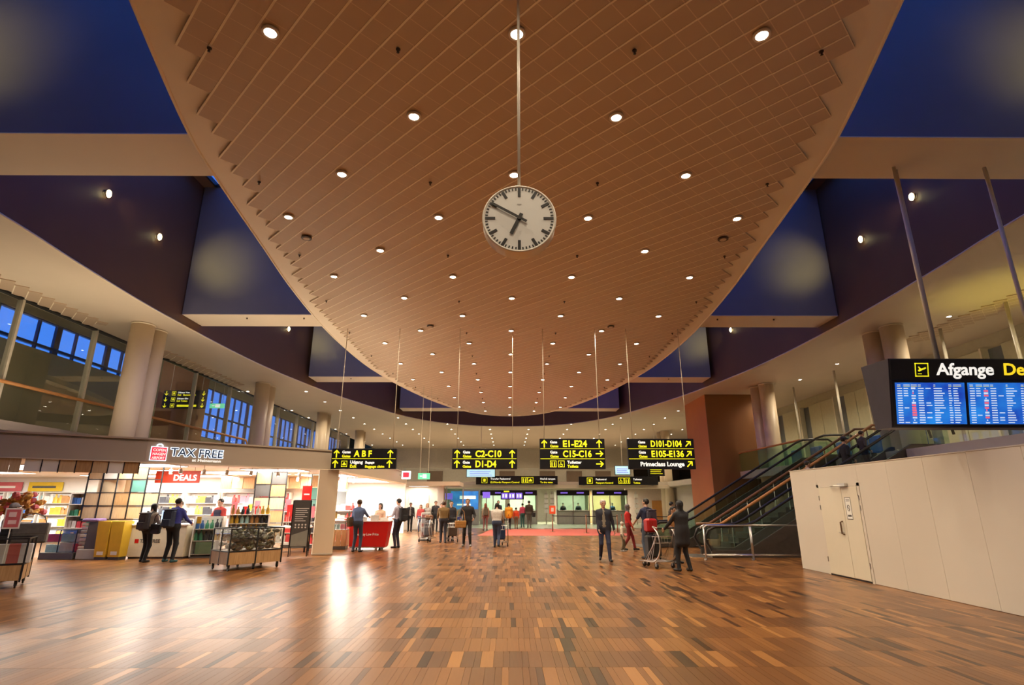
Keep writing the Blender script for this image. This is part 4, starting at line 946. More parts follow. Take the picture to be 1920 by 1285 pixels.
# stanchions
M_STAN = pm('stanchion_bronze', (.30, .15, .08), .35, .4); M_BELT = pm('belt_black', (.02, .02, .02), .7)
SP = [(-1.0, 40.5), (2.6, 35.0), (4.45, 33.6), (6.3, 33.8), (8.2, 32.5), (9.0, 32.6), (7.0, 36), (-2.3, 30.0), (-2.15, 32.0)]
stn = None
for k, (x, y) in enumerate(SP):
    lab = 'bronze barrier post, %s' % ('by the man in black', 'beneath the orange square sign', 'left of the walking suited man', 'behind the suited man', 'left of the man in navy', 'right of its twin near the navy man', 'deep among the desks', 'beside the tan shoulder bag', 'just behind the tan shoulder bag')[k]
    if stn is None:
        stn = thing('barrier_post', (x, y, 0), 0, lab, 'barrier post', 'bronze barrier posts')
        put('base', MB().lathe([(.17, 0), (.17, .015), (.06, .035)], 18), M_STAN, stn, smooth=True); put('pole', MB().lathe([(.032, .03), (.032, .95)], 12), M_STAN, stn, smooth=True); put('head', MB().lathe([(.04, .93), (.045, .95), (.045, 1.0), (.03, 1.02)], 12), M_STAN, stn, smooth=True)
    else: c = copy_tree(stn); c.location = (x, y, 0); c['label'] = lab
for k, (a, b) in enumerate(((2, 3), (4, 5), (1, 2))):
    A, B = SP[a], SP[b]; mb = MB(); mb.add([(A[0], A[1], .90), (B[0], B[1], .90), (B[0], B[1], .95), (A[0], A[1], .95)], [(0, 1, 2, 3)])
    put('barrier_belt', mb, M_BELT, label='black retractable belt stretched between %s barrier posts' % ('the two middle', 'the two right', 'the orange-signed and next')[k], cat='belt')
t = thing('square_sign', (2.6, 34.93, 0), 0, 'orange square sign with white symbol on a barrier post', 'sign'); put('plate', MB().bbox(-.19, .19, -.02, .0, 1.05, 1.52, .01), pm('sign_orange', (.72, .09, .02), .5, emit=.15, emcol=(.8, .1, .03)), t); put('symbol', MB().box(-.08, .08, -.026, -.02, 1.18, 1.40), M_WHITE, t)
# ================================================================== DUTY FREE SHOP
P0, P1, P2, P3 = (-15.55, 12.93), (-10.5, 16.1), (-6.3, 19.85), (-6.2, 34.2)
M_BAND = pm('shop_fascia_taupe', (.48, .41, .32), .5, var=.02, scale=.8); M_BAND2 = pm('shop_fascia_taupe_light', (.50, .42, .32), .5, var=.02, scale=.8)
M_SWHITE = pm('shop_white', (.88, .85, .80), .5, var=.02); M_OAK = wood('shop_oak', (.42, .24, .10), (.56, .34, .16), .45, (6, 6, .6)); M_OAKL = wood('shop_oak_light', (.60, .42, .24), (.70, .52, .32), .45, (6, 6, .6))
M_TEAL = pm('teal_tile', (.10, .26, .22), .5); M_DGREY = pm('shop_dark_grey', (.10, .095, .09), .45); M_KIOSK = pm('kiosk_grey', (.45, .44, .41), .5); M_RED = pm('shop_red', (.62, .012, .010), .35, var=.03); M_YELLOW = pm('bin_yellow', (.72, .46, .03), .45, var=.05); M_ORB = pm('banner_orange', (.52, .030, .003), .5)
def seg(a, b): return math.atan2(b[1] - a[1], b[0] - a[0]), math.hypot(b[0] - a[0], b[1] - a[1])
bands = []
for k, (a, b) in enumerate(((P0, P1), (P1, P2), (P2, P3))):
    an, L = seg(a, b); e = put('trim_%d' % (30 + k), MB().box(0, L, 0, .35, 2.80, 3.42), M_BAND if k == 0 else M_BAND2, loc=(a[0], a[1], 0), rz=an, kind='structure'); bands.append(e)
    put('cornice', MB().box(-.02, L + .02, -.03, .3, 3.42, 3.47), M_BAND2, e); put('lower_lip', MB().box(0, L, -.015, .3, 2.775, 2.80), M_CREAM, e)
put('ceiling_shop_roof', MB().prism([P0, P1, P2, P3, (-15.3, 34.2)], 3.36, 3.41), M_BAND2, kind='structure')
put('ceiling_shop', MB().prism([(-27, 13.4), (-15.5, 13.4), (-10.6, 16.45), (-6.6, 20.1), (-6.5, 34.0), (-27, 34.0)], 2.84, 2.90), M_SWHITE, kind='structure')
put('wall_shop_back', MB().box(-27, -9.6, 27.0, 27.15, 0, 2.85), M_SWHITE, kind='structure'); put('wall_shop_left', MB().box(-27.15, -27, 10, 34, 0, 3.4), M_SWHITE, kind='structure')
put('wall_shop_side', MB().box(-9.75, -9.6, 27.0, 34, 0, 2.85), M_SWHITE, kind='structure'); put('wall_shop_end', MB().box(-9.6, -6.2, 33.8, 34, 0, 2.85), M_SWHITE, kind='structure')
put('wall_left_near', MB().box(-15.75, -15.55, -14, 12.9, 0, ZG - .3), M_OLIVE, kind='structure')
# illuminated name on the fascia
M_NEON = noemis(pm('letter_halo_lit', (.75, .85, 1), .4, emit=1.6, emcol=(.72, .86, 1))); M_NAVY = pm('letter_navy', (.03, .06, .14), .4); M_LOGO = noemis(pm('logo_red_lit', (.8, .03, .06), .4, emit=.8, emcol=(.95, .05, .09)))
an2, L2 = seg(P1, P2)
t = thing('shop_sign', (P1[0], P1[1], 0), an2, 'illuminated shop name with red bag logo on taupe fascia', 'shop sign')
lg = put('bag_logo', MB().bbox(.12, .50, -.05, -.004, 2.86, 3.22, .01), M_LOGO, t); put('bag_handle', MB().tube([(.24, -.03, 3.22), (.24, -.03, 3.28), (.28, -.03, 3.31), (.34, -.03, 3.31), (.38, -.03, 3.28), (.38, -.03, 3.22)], .018, 6), M_NEON, lg)
put('halo', MB().box(.10, .52, -.02, -.003, 2.84, 3.24), M_NEON, lg)
for k, w in enumerate(('COPEN', 'HAGEN', 'AIRPORT')): text(w, t, .15, 3.105 - k * .112, .105, M_WHT, y=-.055, bold=.02, width=.32)
text('TAX FREE', t, .60, 3.00, .33, M_NEON, y=-.012, bold=.055, width=1.46); text('TAX FREE', t, .605, 3.00, .33, M_NAVY, y=-.02, bold=.012, width=1.42)
text('at Heinemann', t, 1.20, 2.865, .11, M_WHT, y=-.012, bold=.02, width=.80)
# unseen light strips added on the shop roof to brighten soffit and columns
M_FILL = noemis(pm('fill_strip_lit', (1, .92, .78), .4, emit=2, emcol=(1, .9, .74)))
for k, (a, b, pw_) in enumerate(((P0, P1, P_FILL), (P1, P2, P_FILL * .8), (P2, P3, P_FILL * 1.1))):
    an, L = seg(a, b); t = thing('added_fill_strip', (a[0], a[1], 3.42), an, 'added unseen light strip on the shop roof behind the %s fascia' % ('left', 'lettered', 'side')[k], 'light strip')
    put('channel', MB().box(.3, L - .3, .55, .75, 0, .06), M_STEEL, t); put('diffuser', MB().box(.32, L - .32, .57, .73, .06, .064), M_FILL, t)
    lamp('led', 'AREA', (L / 2, .65, .09), pw_, (1, .82, .58), t, L - .7, rot=(R(180), 0, 0), sy=.16)
# corner pillar
c = thing('shop_pillar', (-6.43, 19.95, 0), R(20), 'square cream pillar at the corner of the shop front', 'pillar'); put('shaft', MB().bbox(-.32, .32, -.42, .42, 0, 2.78, .015), M_COL, c); put('plinth', MB().bbox(-.33, .33, -.43, .43, 0, .06, .01), M_BAND2, c)
# ceiling lights of the shop
M_SLIT = noemis(pm('shop_panel_lit', (1, .97, .92), .4, emit=5, emcol=(1, .95, .86)))
for k, (x, y, w, d) in enumerate(((-21.5, 21.5, 4.5, 3.0), (-16.6, 19.0, 2.6, 2.4), (-14.2, 21.8, 4.0, 2.2), (-11.7, 18.0, 2.0, 1.3), (-10.6, 22.6, 2.8, 2.2), (-8.6, 20.7, 1.9, 1.5), (-8.0, 24.8, 2.0, 2.4), (-15.5, 25.2, 6.0, 1.6), (-7.9, 29.8, 2.0, 5.0))):
    t = thing('ceiling_panel_light', (x, y, 2.84), 0, 'bright rectangular light panel in shop ceiling, %s' % ('far left', 'left of the lattice screen', 'behind the lattice screen', 'over the white till counter', 'behind the till counter', 'over the display trolleys', 'by the back shelves near pillar', 'along the back wall', 'in the side bay behind the red cart')[k], 'light panel', 'light panels of the shop')
    put('frame', MB().bbox(-w / 2 - .04, w / 2 + .04, -d / 2 - .04, d / 2 + .04, -.03, 0, .008), M_SWHITE, t); put('diffuser', MB().box(-w / 2, w / 2, -d / 2, d / 2, -.036, -.03), M_SLIT, t)
    lamp('tube', 'AREA', (0, 0, -.05), P_SHOP * (w * d) / 2.4 * (.45 if k in (1, 3) else .4 if k == 7 else .7 if k == 2 else .5 if k in (4, 5) else 1.1), (1, .93, .82), t, w, sy=d)
sp = thing('track_spot', (0, 0, 0), 0, 'x', 'spotlight', 'white track spotlights under the shop ceiling')
put('bracket', MB().tube([(0, 0, 0), (0, 0, -.12)], .012, 6), M_SWHITE, sp); put('can', MB().lathe([(.03, .06), (.05, .05), (.06, -.09), (.05, -.09)], 12, (0, 0, -.2)), M_SWHITE, sp, smooth=True); put('lens', MB().lathe([(.045, -.288), (.04, -.292)], 12), M_SLIT, sp)
first = True
for i, (x, y) in enumerate([(-13.4, 17.0), (-12.7, 16.9), (-11.6, 17.3), (-10.9, 18.1), (-10.4, 17.7), (-9.9, 18.2), (-9.3, 18.6), (-8.7, 19.0), (-8.1, 19.6), (-7.6, 20.2), (-7.2, 22.4), (-7.0, 23.2), (-7.3, 24.3), (-7.0, 25.4), (-7.4, 26.6), (-11.5, 24), (-10.2, 24), (-9, 24)]):
    c = sp if i == 0 else copy_tree(sp); c.location = (x, y, 2.84); c.rotation_euler = (R(12), 0, i * 1.3); c['label'] = 'white track spotlight under the bright shop ceiling'
# lattice screens
def lattice(loc, rz, w, h, z0, cols, rows, fills, label):
    t = thing('lattice_screen', loc, rz, label, 'screen'); cw, rh = w / cols, h / rows
    for i in range(cols + 1): put('upright', MB().box(i * cw - .015, i * cw + .015, -.02, .02, z0, z0 + h), M_BLACK, t)
    for j in range(rows + 1): put('crossbar', MB().box(0, w, -.02, .02, z0 + j * rh - .012, z0 + j * rh + .012), M_BLACK, t)
    for i in range(cols):
        for j in range(rows):
            f = fills[(j * cols + i) % len(fills)]
            if f: put('tile', MB().bbox(i * cw + .02, (i + 1) * cw - .02, .0, .018, z0 + j * rh + .02, z0 + (j + 1) * rh - .02, .004), {'o': M_OAKL, 'w': M_SWHITE, 't': M_TEAL, 'd': M_OAK, 'g': M_DGREY}[f], t)
lattice((-13.85, 18.62, 0), R(2), 2.35, 1.66, 1.16, 5, 4, ['o', 'o', 'o', 'o', 'w', 'o', 'o', 'd', 'o', 'o', None, None, None, 't', None, 'o', 'w', 'o', 'd', None], 'black lattice screen with oak tiles wrapped round the shop column')
lattice((-9.6, 21.4, 0), 0, 1.15, 2.3, .5, 2, 5, ['o', 'o', 'o', 'd', 'o', 'o', 'g', 'd', 'd', 'g'], 'narrow oak lattice screen between the shop shelves')
lattice((-8.2, 23.4, 0), 0, .9, 2.0, .8, 3, 4, [None, 'w', 'o', 't', None, 'o', 't', 'o', 'd', 'd', None, 'o'], 'open lattice screen with teal tiles deep in the shop')
t = thing('oak_header', (P0[0], P0[1], 0), seg(P0, P1)[0], 'oak plank strip hanging under the left shop fascia', 'header panel')
for k in range(14): put('plank', MB().bbox(.2 + k * .22, .2 + k * .22 + .215, .04, .07, 2.42, 2.775, .004), M_OAKL, t)
for k in range(7): put('tile', MB().bbox(3.35 + k * .36, 3.35 + k * .36 + .34, .04, .06, 2.46, 2.775, .004), (M_SWHITE, M_SWHITE, M_OAKL, M_OAK, M_OAKL, M_SWHITE, M_OAK)[k], t); put('bar', MB().box(3.69 + k * .36, 3.71 + k * .36, .03, .07, 2.44, 2.775), M_BLACK, t)
t = thing('oak_bulkhead', (-13.2, 25.9, 0), 0, 'oak box row hanging above the back shelves of the shop', 'bulkhead')
for k in range(11): put('box', MB().bbox(k * .52, k * .52 + .5, 0, .3, 2.30, 2.80, .006), (M_OAK, M_OAKL, M_OAK, M_DGREY, M_OAK, M_OAKL)[k % 6], t)
# DEALS banner
t = thing('deals_banner', (-12.1, 19.3, 0), 0, 'orange lit banner with the word deals behind the lattice', 'banner'); put('board', MB().bbox(0, 1.5, 0, .05, 2.32, 2.72, .006), M_ORB, t); text('DEALS', t, .62, 2.40, .27, M_WHT, y=-.01, bold=.03, width=.78)
for x in (.2, 1.3): put('wire', MB().tube([(x, .02, 2.72), (x, .02, 2.84)], .006, 5), M_BLACK, t)
# ---------------------------------------------------------------- products
PALC = [(.75, .72, .68), (.70, .06, .06), (.05, .16, .5), (.72, .45, .05), (.06, .3, .16), (.75, .3, .4), (.04, .04, .05), (.5, .25, .08), (.45, .75, .8)]
PBOX, PBOT = [], []
for i, c_ in enumerate(PALC):
    m = pm('pack_%d' % i, c_, .4, var=.15, scale=12)
    PBOX.append(MB().bbox(-.06, .06, -.04, .04, 0, .2, .006).mesh('carton', [m])); PBOT.append(MB().lathe([(.045, 0), (.048, .02), (.048, .14), (.02, .18), (.018, .23), (.022, .235), (.022, .25)], 9).mesh('bottle', [m], True))
rp = random.Random(11); ORD = ('first', 'second', 'third', 'fourth', 'fifth', 'sixth', 'seventh', 'eighth', 'ninth', 'tenth')
def stock(x0, y0, rz, w, zs, depth, n, pal, label, group, kind='box', sc=1.0):
    for z in zs:
        for k in range(n):
            u = (k + .5) / n * w; c_ = pal[(k // 2 + int(z * 7)) % len(pal)]; b = kind == 'bottle' or (kind == 'mix' and rp.random() < .5)
            o = link('bottle' if b else 'carton', (PBOT if b else PBOX)[c_], None, (x0 + math.cos(rz) * u - math.sin(rz) * depth, y0 + math.sin(rz) * u + math.cos(rz) * depth, z), rz, label=label, cat='bottle' if b else 'carton', group=group)
            s_ = sc * rp.uniform(.85, 1.15); o.scale = (sc * min(1.6, w / n / .14), 1, s_)
def shelf_unit(loc, rz, w, h, d, levels, label, group=None, base=0.12, lit=0, mat=None, name='shelf_unit'):
    t = thing(name, loc, rz, label, 'shelf', group); m = mat or M_SWHITE
    put('back', MB().box(0, w, d - .02, d, base, h), m, t); put('plinth', MB().box(.01, w - .01, .02, d, 0, base), M_DGREY, t)
    for x in (0, w - .025): put('side', MB().box(x, x + .025, 0, d, base, h), m, t)
    zs = [base + (h - base) * k / levels for k in range(levels)]
    for z in zs + [h - .02]: put('shelf_board', MB().bbox(.025, w - .025, 0, d - .02, z, z + .022, .004), m, t)
    return [z + .023 for z in zs]
# back wall shelving
for k in range(10):
    x = -26.6 + k * 1.65
    zs = shelf_unit((x, 26.55, 0), 0, 1.5, 2.15, .42, 4, '%s white wall shelf unit along the back of the shop' % ('first', 'second', 'third', 'fourth', 'fifth', 'sixth', 'seventh', 'eighth', 'ninth', 'tenth')[k], 'back wall shelves')
    stock(x, 26.55, 0, 1.5, zs, .14, 7, [(3, 7, 0), (0, 5, 1), (7, 2, 8), (3, 7, 0), (0, 5, 1), (0, 2, 8), (6, 3, 0), (3, 6, 0), (1, 5, 0), (0, 5, 1)][k], 'small packed product on the %s shelf unit of the back wall' % ORD[k], 'products on the %s back wall unit' % ORD[k], 'mix', 1.5)
zs = shelf_unit((-14.6, 19.0, 0), R(-4), 1.2, 1.98, .4, 5, 'tall white open shelf with medicine packs left of the lattice screen'); stock(-14.6, 19.0, R(-4), 1.15, zs, .12, 7, (0, 1, 4, 3, 0, 2), 'small pack on the tall white shelf by the lattice screen', 'packs on the tall white shelf', 'box', 1.0)
t = thing('glass_cabinet', (-14.55, 18.15, 0), R(-3), 'low glass cabinet on dark plinth before the tall shelf', 'cabinet'); put('plinth', MB().bbox(0, 1.1, 0, .5, 0, .2, .01), M_DGREY, t)
for x in (0, .55, 1.08): put('post', MB().box(x, x + .02, 0, .02, .2, .85), M_BLACK, t)
put('pane', MB().box(0, 1.1, .002, .008, .2, .85), M_GLASS, t); put('rim', MB().box(0, 1.1, 0, .5, .85, .87), M_BLACK, t); stock(-14.55, 18.15, R(-3), 1.1, [.2, .5], .25, 5, (1, 8, 0), 'colourful pack inside the low glass cabinet', 'packs in the glass cabinet', 'box', 1.2)
# book kiosk
t = thing('book_kiosk', (-13.38, 18.1, 0), R(-2), 'grey kiosk column of stacked paperbacks with purple top', 'kiosk'); put('base', MB().bbox(0, .62, 0, .45, 0, .3, .02), M_KIOSK, t); put('core', MB().bbox(.2, .62, .03, .45, .3, 1.1, .01), M_DGREY, t); put('topper', MB().bbox(-.02, .5, .0, .4, 1.1, 1.2, .03), pm('purple_print', (.25, .16, .38), .5), t)
for k in range(7): put('book_row', MB().bbox(.0, .2, .02, .4, .31 + k * .112, .31 + k * .112 + .085, .012), pm('paperback_%d' % (k % 3), ((.55, .5, .45), (.30, .25, .24), (.42, .34, .38))[k % 3], .6), t)
# yellow bins
for k, (x, lab) in enumerate(((-12.78, 'left'), (-12.36, 'right'))):
    t = thing('yellow_bin', (x, 18.0, 0), R(-2), '%s tall yellow bin at the foot of the lattice screen' % lab, 'bin', 'tall yellow bins'); put('body', MB().add([(.02, .02, .08), (.37, .02, .08), (.37, .4, .08), (.02, .4, .08), (0, -.03, 1.12), (.4, -.03, 1.12), (.4, .42, 1.12), (0, .42, 1.12)], [(3, 2, 1, 0), (4, 5, 6, 7), (0, 1, 5, 4), (1, 2, 6, 5), (2, 3, 7, 6), (3, 0, 4, 7)]), M_YELLOW, t); put('foot', MB().bbox(.03, .36, .03, .38, 0, .08, .01), M_DGREY, t); put('sticker', MB().box(.1, .3, .012, .018, .14, .24), M_SWHITE, t)
# till counter
t = thing('till_counter', (-12.1, 18.35, 0), R(1), 'white till counter where two shoppers with backpacks stand', 'counter'); put('body', MB().bbox(.12, 1.85, 0, .65, .05, .98, .01), pm('counter_cream', (.72, .66, .50), .4), t); put('top', MB().bbox(.1, 1.87, -.04, .7, .98, 1.03, .01), M_SWHITE, t); put('kick', MB().box(.15, 1.82, .04, .6, 0, .05), M_DGREY, t)
put('logo', MB().box(.30, .42, -.006, -.001, .46, .58), M_RED, t); text('TAX FREE', t, .46, .47, .15, M_DGREY, y=-.004, width=.62)
t = thing('till_screen', (-11.1, 18.7, 1.03), 0, 'small till monitor between the two shoppers', 'monitor'); put('base', MB().bbox(-.1, .1, -.08, .08, 0, .02, .005), M_BLACK, t); put('neck', MB().box(-.02, .02, 0, .03, .02, .15), M_BLACK, t); put('panel', MB().bbox(-.2, .2, -.02, .02, .12, .4, .008), noemis(pm('till_lit', (.3, .5, .9), .4, emit=.7, emcol=(.3, .5, .95))), t)
# glass perfume cabinet and lit shelf next to the till
t = thing('perfume_cabinet', (-10.1, 18.45, 0), R(14), 'tall glass fronted perfume cabinet right of the till counter', 'cabinet'); put('body', MB().box(0, .85, .42, .45, .05, 1.25).box(0, .03, 0, .45, .05, 1.25).box(.82, .85, 0, .45, .05, 1.25), M_SWHITE, t)
for z in (.1, .5, .85): put('shelf_board', MB().box(.03, .82, .02, .42, z, z + .02), M_SWHITE, t)
put('pane', MB().box(.03, .82, .0, .006, .1, 1.22), M_GLASS, t); put('plinth', MB().box(0, .85, .03, .45, 0, .05), M_DGREY, t); put('poster', MB().box(.15, .7, .012, .016, .12, .48), pm('poster_green', (.2, .32, .2), .5), t)
stock(-10.1, 18.45, R(14), .85, [.52, .87], .2, 6, (6, 3, 2, 4), 'bottle inside the glass fronted perfume cabinet', 'bottles in the perfume cabinet', 'bottle', 1.2)
zs = shelf_unit((-9.15, 18.75, 0), R(18), 1.2, 1.3, .45, 4, 'low lit shelf with golden bottles beside the perfume cabinet'); stock(-9.15, 18.75, R(18), 1.2, zs + [1.31], .14, 8, (3, 3, 8, 7, 6, 0), 'small bottle on the low lit shelf beside the perfume cabinet', 'bottles on the low lit shelf', 'bottle', 1.1)
# mid-shop gondolas with red price flags
for k, (x, y, lab) in enumerate(((-10.6, 22.2, 'left'), (-8.9, 22.6, 'middle'), (-7.9, 24.6, 'right'))):
    zs = shelf_unit((x, y, 0), 0, 1.4, 1.35, .5, 3, '%s white gondola shelf in the middle of the shop' % lab, 'gondola shelves'); stock(x, y, 0, 1.4, zs + [1.36], .16, 7, ((0, 3, 8), (1, 0, 6), (5, 0, 1))[k], 'pack on the %s white gondola shelf in mid-shop' % lab, 'packs on the %s gondola shelf' % lab, 'mix', 1.2)
for k, (x, y, z) in enumerate(((-9.9, 20.6, 1.45), (-9.62, 20.9, 1.3), (-9.35, 21.2, 1.5), (-9.05, 20.6, 1.3), (-8.1, 20.9, 1.55), (-7.95, 20.7, 1.35), (-7.35, 21.3, 1.3))):
    t = thing('price_flag', (x, y, 0), 0, 'red price card on a stick, %s from the left above the trolley' % ('first', 'second', 'third', 'fourth', 'fifth', 'sixth', 'seventh')[k], 'price card', 'red price cards'); put('stick', MB().tube([(0, 0, .9), (0, 0, z)], .008, 5), M_STEEL, t); put('card', MB().box(-.1, .1, -.006, 0, z - .15, z + .25), M_RED if k % 2 else pm('card_pink', (.75, .2, .25), .5), t); put('base', MB().box(-.05, .05, -.05, .05, .86, .9), M_STEEL, t)
t = thing('display_table', (-9.9, 20.4, 0), R(5), 'long display table under the red price cards', 'table'); put('top', MB().bbox(0, 2.7, 0, .7, .80, .86, .01), M_SWHITE, t)
for x in (.05, 2.6):
    for y in (.05, .6): put('leg', MB().box(x, x + .05, y, y + .05, 0, .80), M_BLACK, t)
put('lower_shelf', MB().bbox(.1, 2.6, .05, .65, .3, .34, .01), M_SWHITE, t); stock(-9.9, 20.4, R(5), 2.7, [.345], .2, 14, (3, 7, 0, 1), 'pack on the lower shelf of the display table', 'packs on the display table', 'mix', 1.3)
# rolling display trolleys (black frame, oak base)
def trolley(loc, rz, w, d, h, label, cols=2):
    t = thing('display_trolley', loc, rz, label, 'display trolley')
    for x in [w * i / cols for i in range(cols + 1)]:
        for y in (0, d): put('post', MB().box(x - .016, x + .016, y - .016, y + .016, .12, h), M_BLACK, t)
    for z in (h - .02, .45): 
        for y in (0, d): put('rail', MB().box(0, w, y - .015, y + .015, z, z + .03), M_BLACK, t)
        for x in (0, w): put('rail', MB().box(x - .015, x + .015, 0, d, z, z + .03), M_BLACK, t)
    for i in range(cols): put('oak_panel', MB().bbox(w * i / cols + .02, w * (i + 1) / cols - .02, -.008, .008, .15, .45, .003), M_OAK, t); put('oak_panel', MB().bbox(w * i / cols + .02, w * (i + 1) / cols - .02, d - .008, d + .008, .15, .45, .003), M_OAK, t); put('pane', MB().box(w * i / cols + .02, w * (i + 1) / cols - .02, -.004, .002, .48, h - .03), M_GLASS, t)
    for x in (0, w): put('oak_panel', MB().bbox(x - .008, x + .008, .02, d / 2 - .01, .15, .45, .003), M_OAK, t); put('oak_panel', MB().bbox(x - .008, x + .008, d / 2 + .01, d - .02, .15, .45, .003), M_OAK, t); put('pane', MB().box(x - .003, x + .003, .02, d - .02, .48, h - .03), M_GLASS, t); put('post', MB().box(x - .014, x + .014, d / 2 - .014, d / 2 + .014, .12, h), M_BLACK, t)
    put('deck', MB().box(0, w, 0, d, .44, .46), M_OAK, t)
    for x in (.06, w / 2, w - .06):
        for y in (.06, d - .06): put('caster', MB().lathe([(.045, -.015), (.045, .015)], 12, (x, y, .045), axis='x').box(x - .025, x + .025, y - .025, y + .025, .05, .15), M_BLACK, t)
    return t
def heap(loc, rz, w, d, z0, z1, n, cols, label, group):
    ca, sa = math.cos(rz), math.sin(rz)
    for k in range(n):
        u, v_ = rp.uniform(.1, w - .1), rp.uniform(.08, d - .08); z = z0 + (z1 - z0) * (k / n)
        o = link('snack_bag', SNACK[rp.choice(cols)], None, (loc[0] + ca * u - sa * v_, loc[1] + sa * u + ca * v_, z), rp.uniform(0, 6), label=label, cat='snack bag', group=group); o.rotation_euler = (rp.uniform(-.7, .7), rp.uniform(-.7, .7), rp.uniform(0, 6))
SNACK = []
for i, c_ in enumerate(((.03, .035, .02), (.06, .035, .018), (.10, .11, .05), (.012, .012, .012), (.20, .18, .12), (.06, .07, .03))):
    m_ = MB(); m_.blob((0, 0, .05), (.10, .07, .045), 8, 5); SNACK.append(m_.mesh('snack_bag', pm('snack_%d' % i, c_, .3, var=.5, scale=25), True))
a3 = math.atan2(16.1 - 14.9, -6.45 + 7.0)
TA = R(50); TW, TD = 1.42, 1.0
trolley((-7.2, 14.95, 0), TA, TW, TD, 1.02, 'black framed display trolley with oak base in front of the shop')
heap((-7.2, 14.95), TA, TW, TD, .47, .94, 140, (0, 1, 2, 3, 4, 5), 'dark crinkled snack bag heaped inside the middle display trolley', 'snack bags in the display trolley')
trolley((-11.5, 11.2, 0), R(32), 1.75, 1.0, .96, 'black framed oak display trolley cut by the left picture edge')
for k in range(6):
    o = put('gift_bag', MB().bbox(-.1, .1, -.05, .05, 0, .38, .008), pm('gift_%d' % (k % 3), ((.75, .70, .62), (.55, .12, .1), (.72, .68, .66))[k % 3], .5), loc=(-11.35 + math.cos(R(32)) * (.6 + k * .19) - .1, 11.2 + math.sin(R(32)) * (.6 + k * .19) + .25, .47), rz=R(32), label='pale upright gift bag inside the left edge trolley', cat='gift bag', group='gift bags in the left trolley')
t = thing('sale_card', (-10.35, 12.0, 0), R(32), 'pink and white sale card on a stick above the left trolley', 'sale card'); put('stick', MB().tube([(0, 0, .46), (0, 0, 1.18)], .012, 6), M_SWHITE, t); put('card', MB().box(-.14, .14, -.012, .0, 1.15, 1.56), M_SWHITE, t); put('print', MB().box(-.115, .115, -.016, -.012, 1.18, 1.53), pm('sale_pink', (.62, .14, .16), .5), t); put('figures', MB().box(-.07, .05, -.02, -.016, 1.38, 1.48).box(-.06, .07, -.02, -.016, 1.24, 1.32), pm('sale_pale', (.85, .6, .6), .5), t)
t = thing('yellow_floor_case', (-10.9, 10.75, 0), R(32), 'yellow case on the floor under the left edge trolley', 'case'); put('shell', MB().bbox(0, .8, 0, .5, 0, .11, .03), M_YELLOW, t); put('strap', MB().bbox(.3, .36, -.005, .505, .0, .115, .004), M_BLACK, t)
# bouquet stand
t = thing('flower_stand', (-13.95, 16.4, 0), 0, 'stand of orange and pink paper flowers behind the left trolley', 'flower stand'); put('stem', MB().lathe([(.25, 0), (.25, .03), (.04, .05), (.04, 1.0)], 12), M_BLACK, t); put('bucket', MB().lathe([(.22, .8), (.3, 1.15)], 14), M_KIOSK, t)
for k in range(46):
    a, e_ = rp.uniform(0, 6.28), rp.uniform(-.2, 1.4); r_ = rp.uniform(.3, .55); q = MB().blob((r_ * math.cos(a) * math.cos(e_), r_ * math.sin(a) * math.cos(e_), 1.4 + r_ * math.sin(e_)), (.1, .1, .08), 7, 5, jit=.2, rg=rp)
    put('blossom', q, pm('blossom_%d' % (k % 4), ((.62, .28, .06), (.72, .42, .10), (.70, .16, .2), (.38, .2, .06))[k % 4], .6), t)
for k, (x, w, c_, lab) in enumerate(((-24.5, 1.5, (.62, .12, .14), 'pink-red promotional board high on the back wall'), (-22.7, 1.6, (.80, .56, .02), 'yellow promotional board high on the back wall'))):
    t = thing('promo_board', (x, 26.9, 0), 0, lab, 'poster'); put('sheet', MB().bbox(0, w, 0, .04, 2.2, 2.62, .005), pm('promo_%d' % k, c_, .5), t); put('lettering_bar', MB().box(.2, w - .3, -.006, 0, 2.35, 2.45), M_SWHITE if k == 0 else M_DGREY, t)
# A-frame notice, red banner
t = thing('menu_board', (-7.2, 19.0, 0), R(10), 'tall black notice board on legs beside the cream pillar', 'notice board')
for x in (0, .56): put('leg', MB().box(x - .015, x + .015, -.015, .015, 0, 1.75), M_BLACK, t); put('rear_leg', MB().tube([(x, .02, 1.7), (x, .3, 0)], .013, 6), M_BLACK, t)
put('board', MB().bbox(.015, .545, -.012, .012, .30, 1.76, .004), M_DGREY, t); put('photo', MB().add([(.03, -.016, .32), (.53, -.016, .32), (.53, -.016, .82), (.03, -.016, .66)], [(0, 1, 2, 3)]), pm('print_grey_green', (.32, .33, .28), .5), t)
for k in range(7): put('text_line', MB().box(.09, .09 + (.42, .36, .40, .30, .38, .26, .34)[k], -.018, -.013, 1.48 - k * .065, 1.505 - k * .065), M_SWHITE, t)
for k in range(8): put('emblem', MB().lathe([(.028, -.018), (.028, -.013)], 10, (.13 + (k % 4) * .105, 0, .98 - (k // 4) * .085), axis='y'), M_SWHITE, t)
t = thing('red_banner', (-7.5, 21.0, 0), 0, 'small vertical red banner hanging behind the notice board', 'banner'); put('cloth', MB().box(-.17, .17, -.01, .01, 1.75, 2.28), M_RED, t); put('wire', MB().tube([(0, 0, 2.28), (0, 0, 2.84)], .006, 5), M_BLACK, t); put('print', MB().box(-.1, .1, -.016, -.01, 1.95, 2.0), pm('sale_pale', (.85, .6, .6), .5), t)
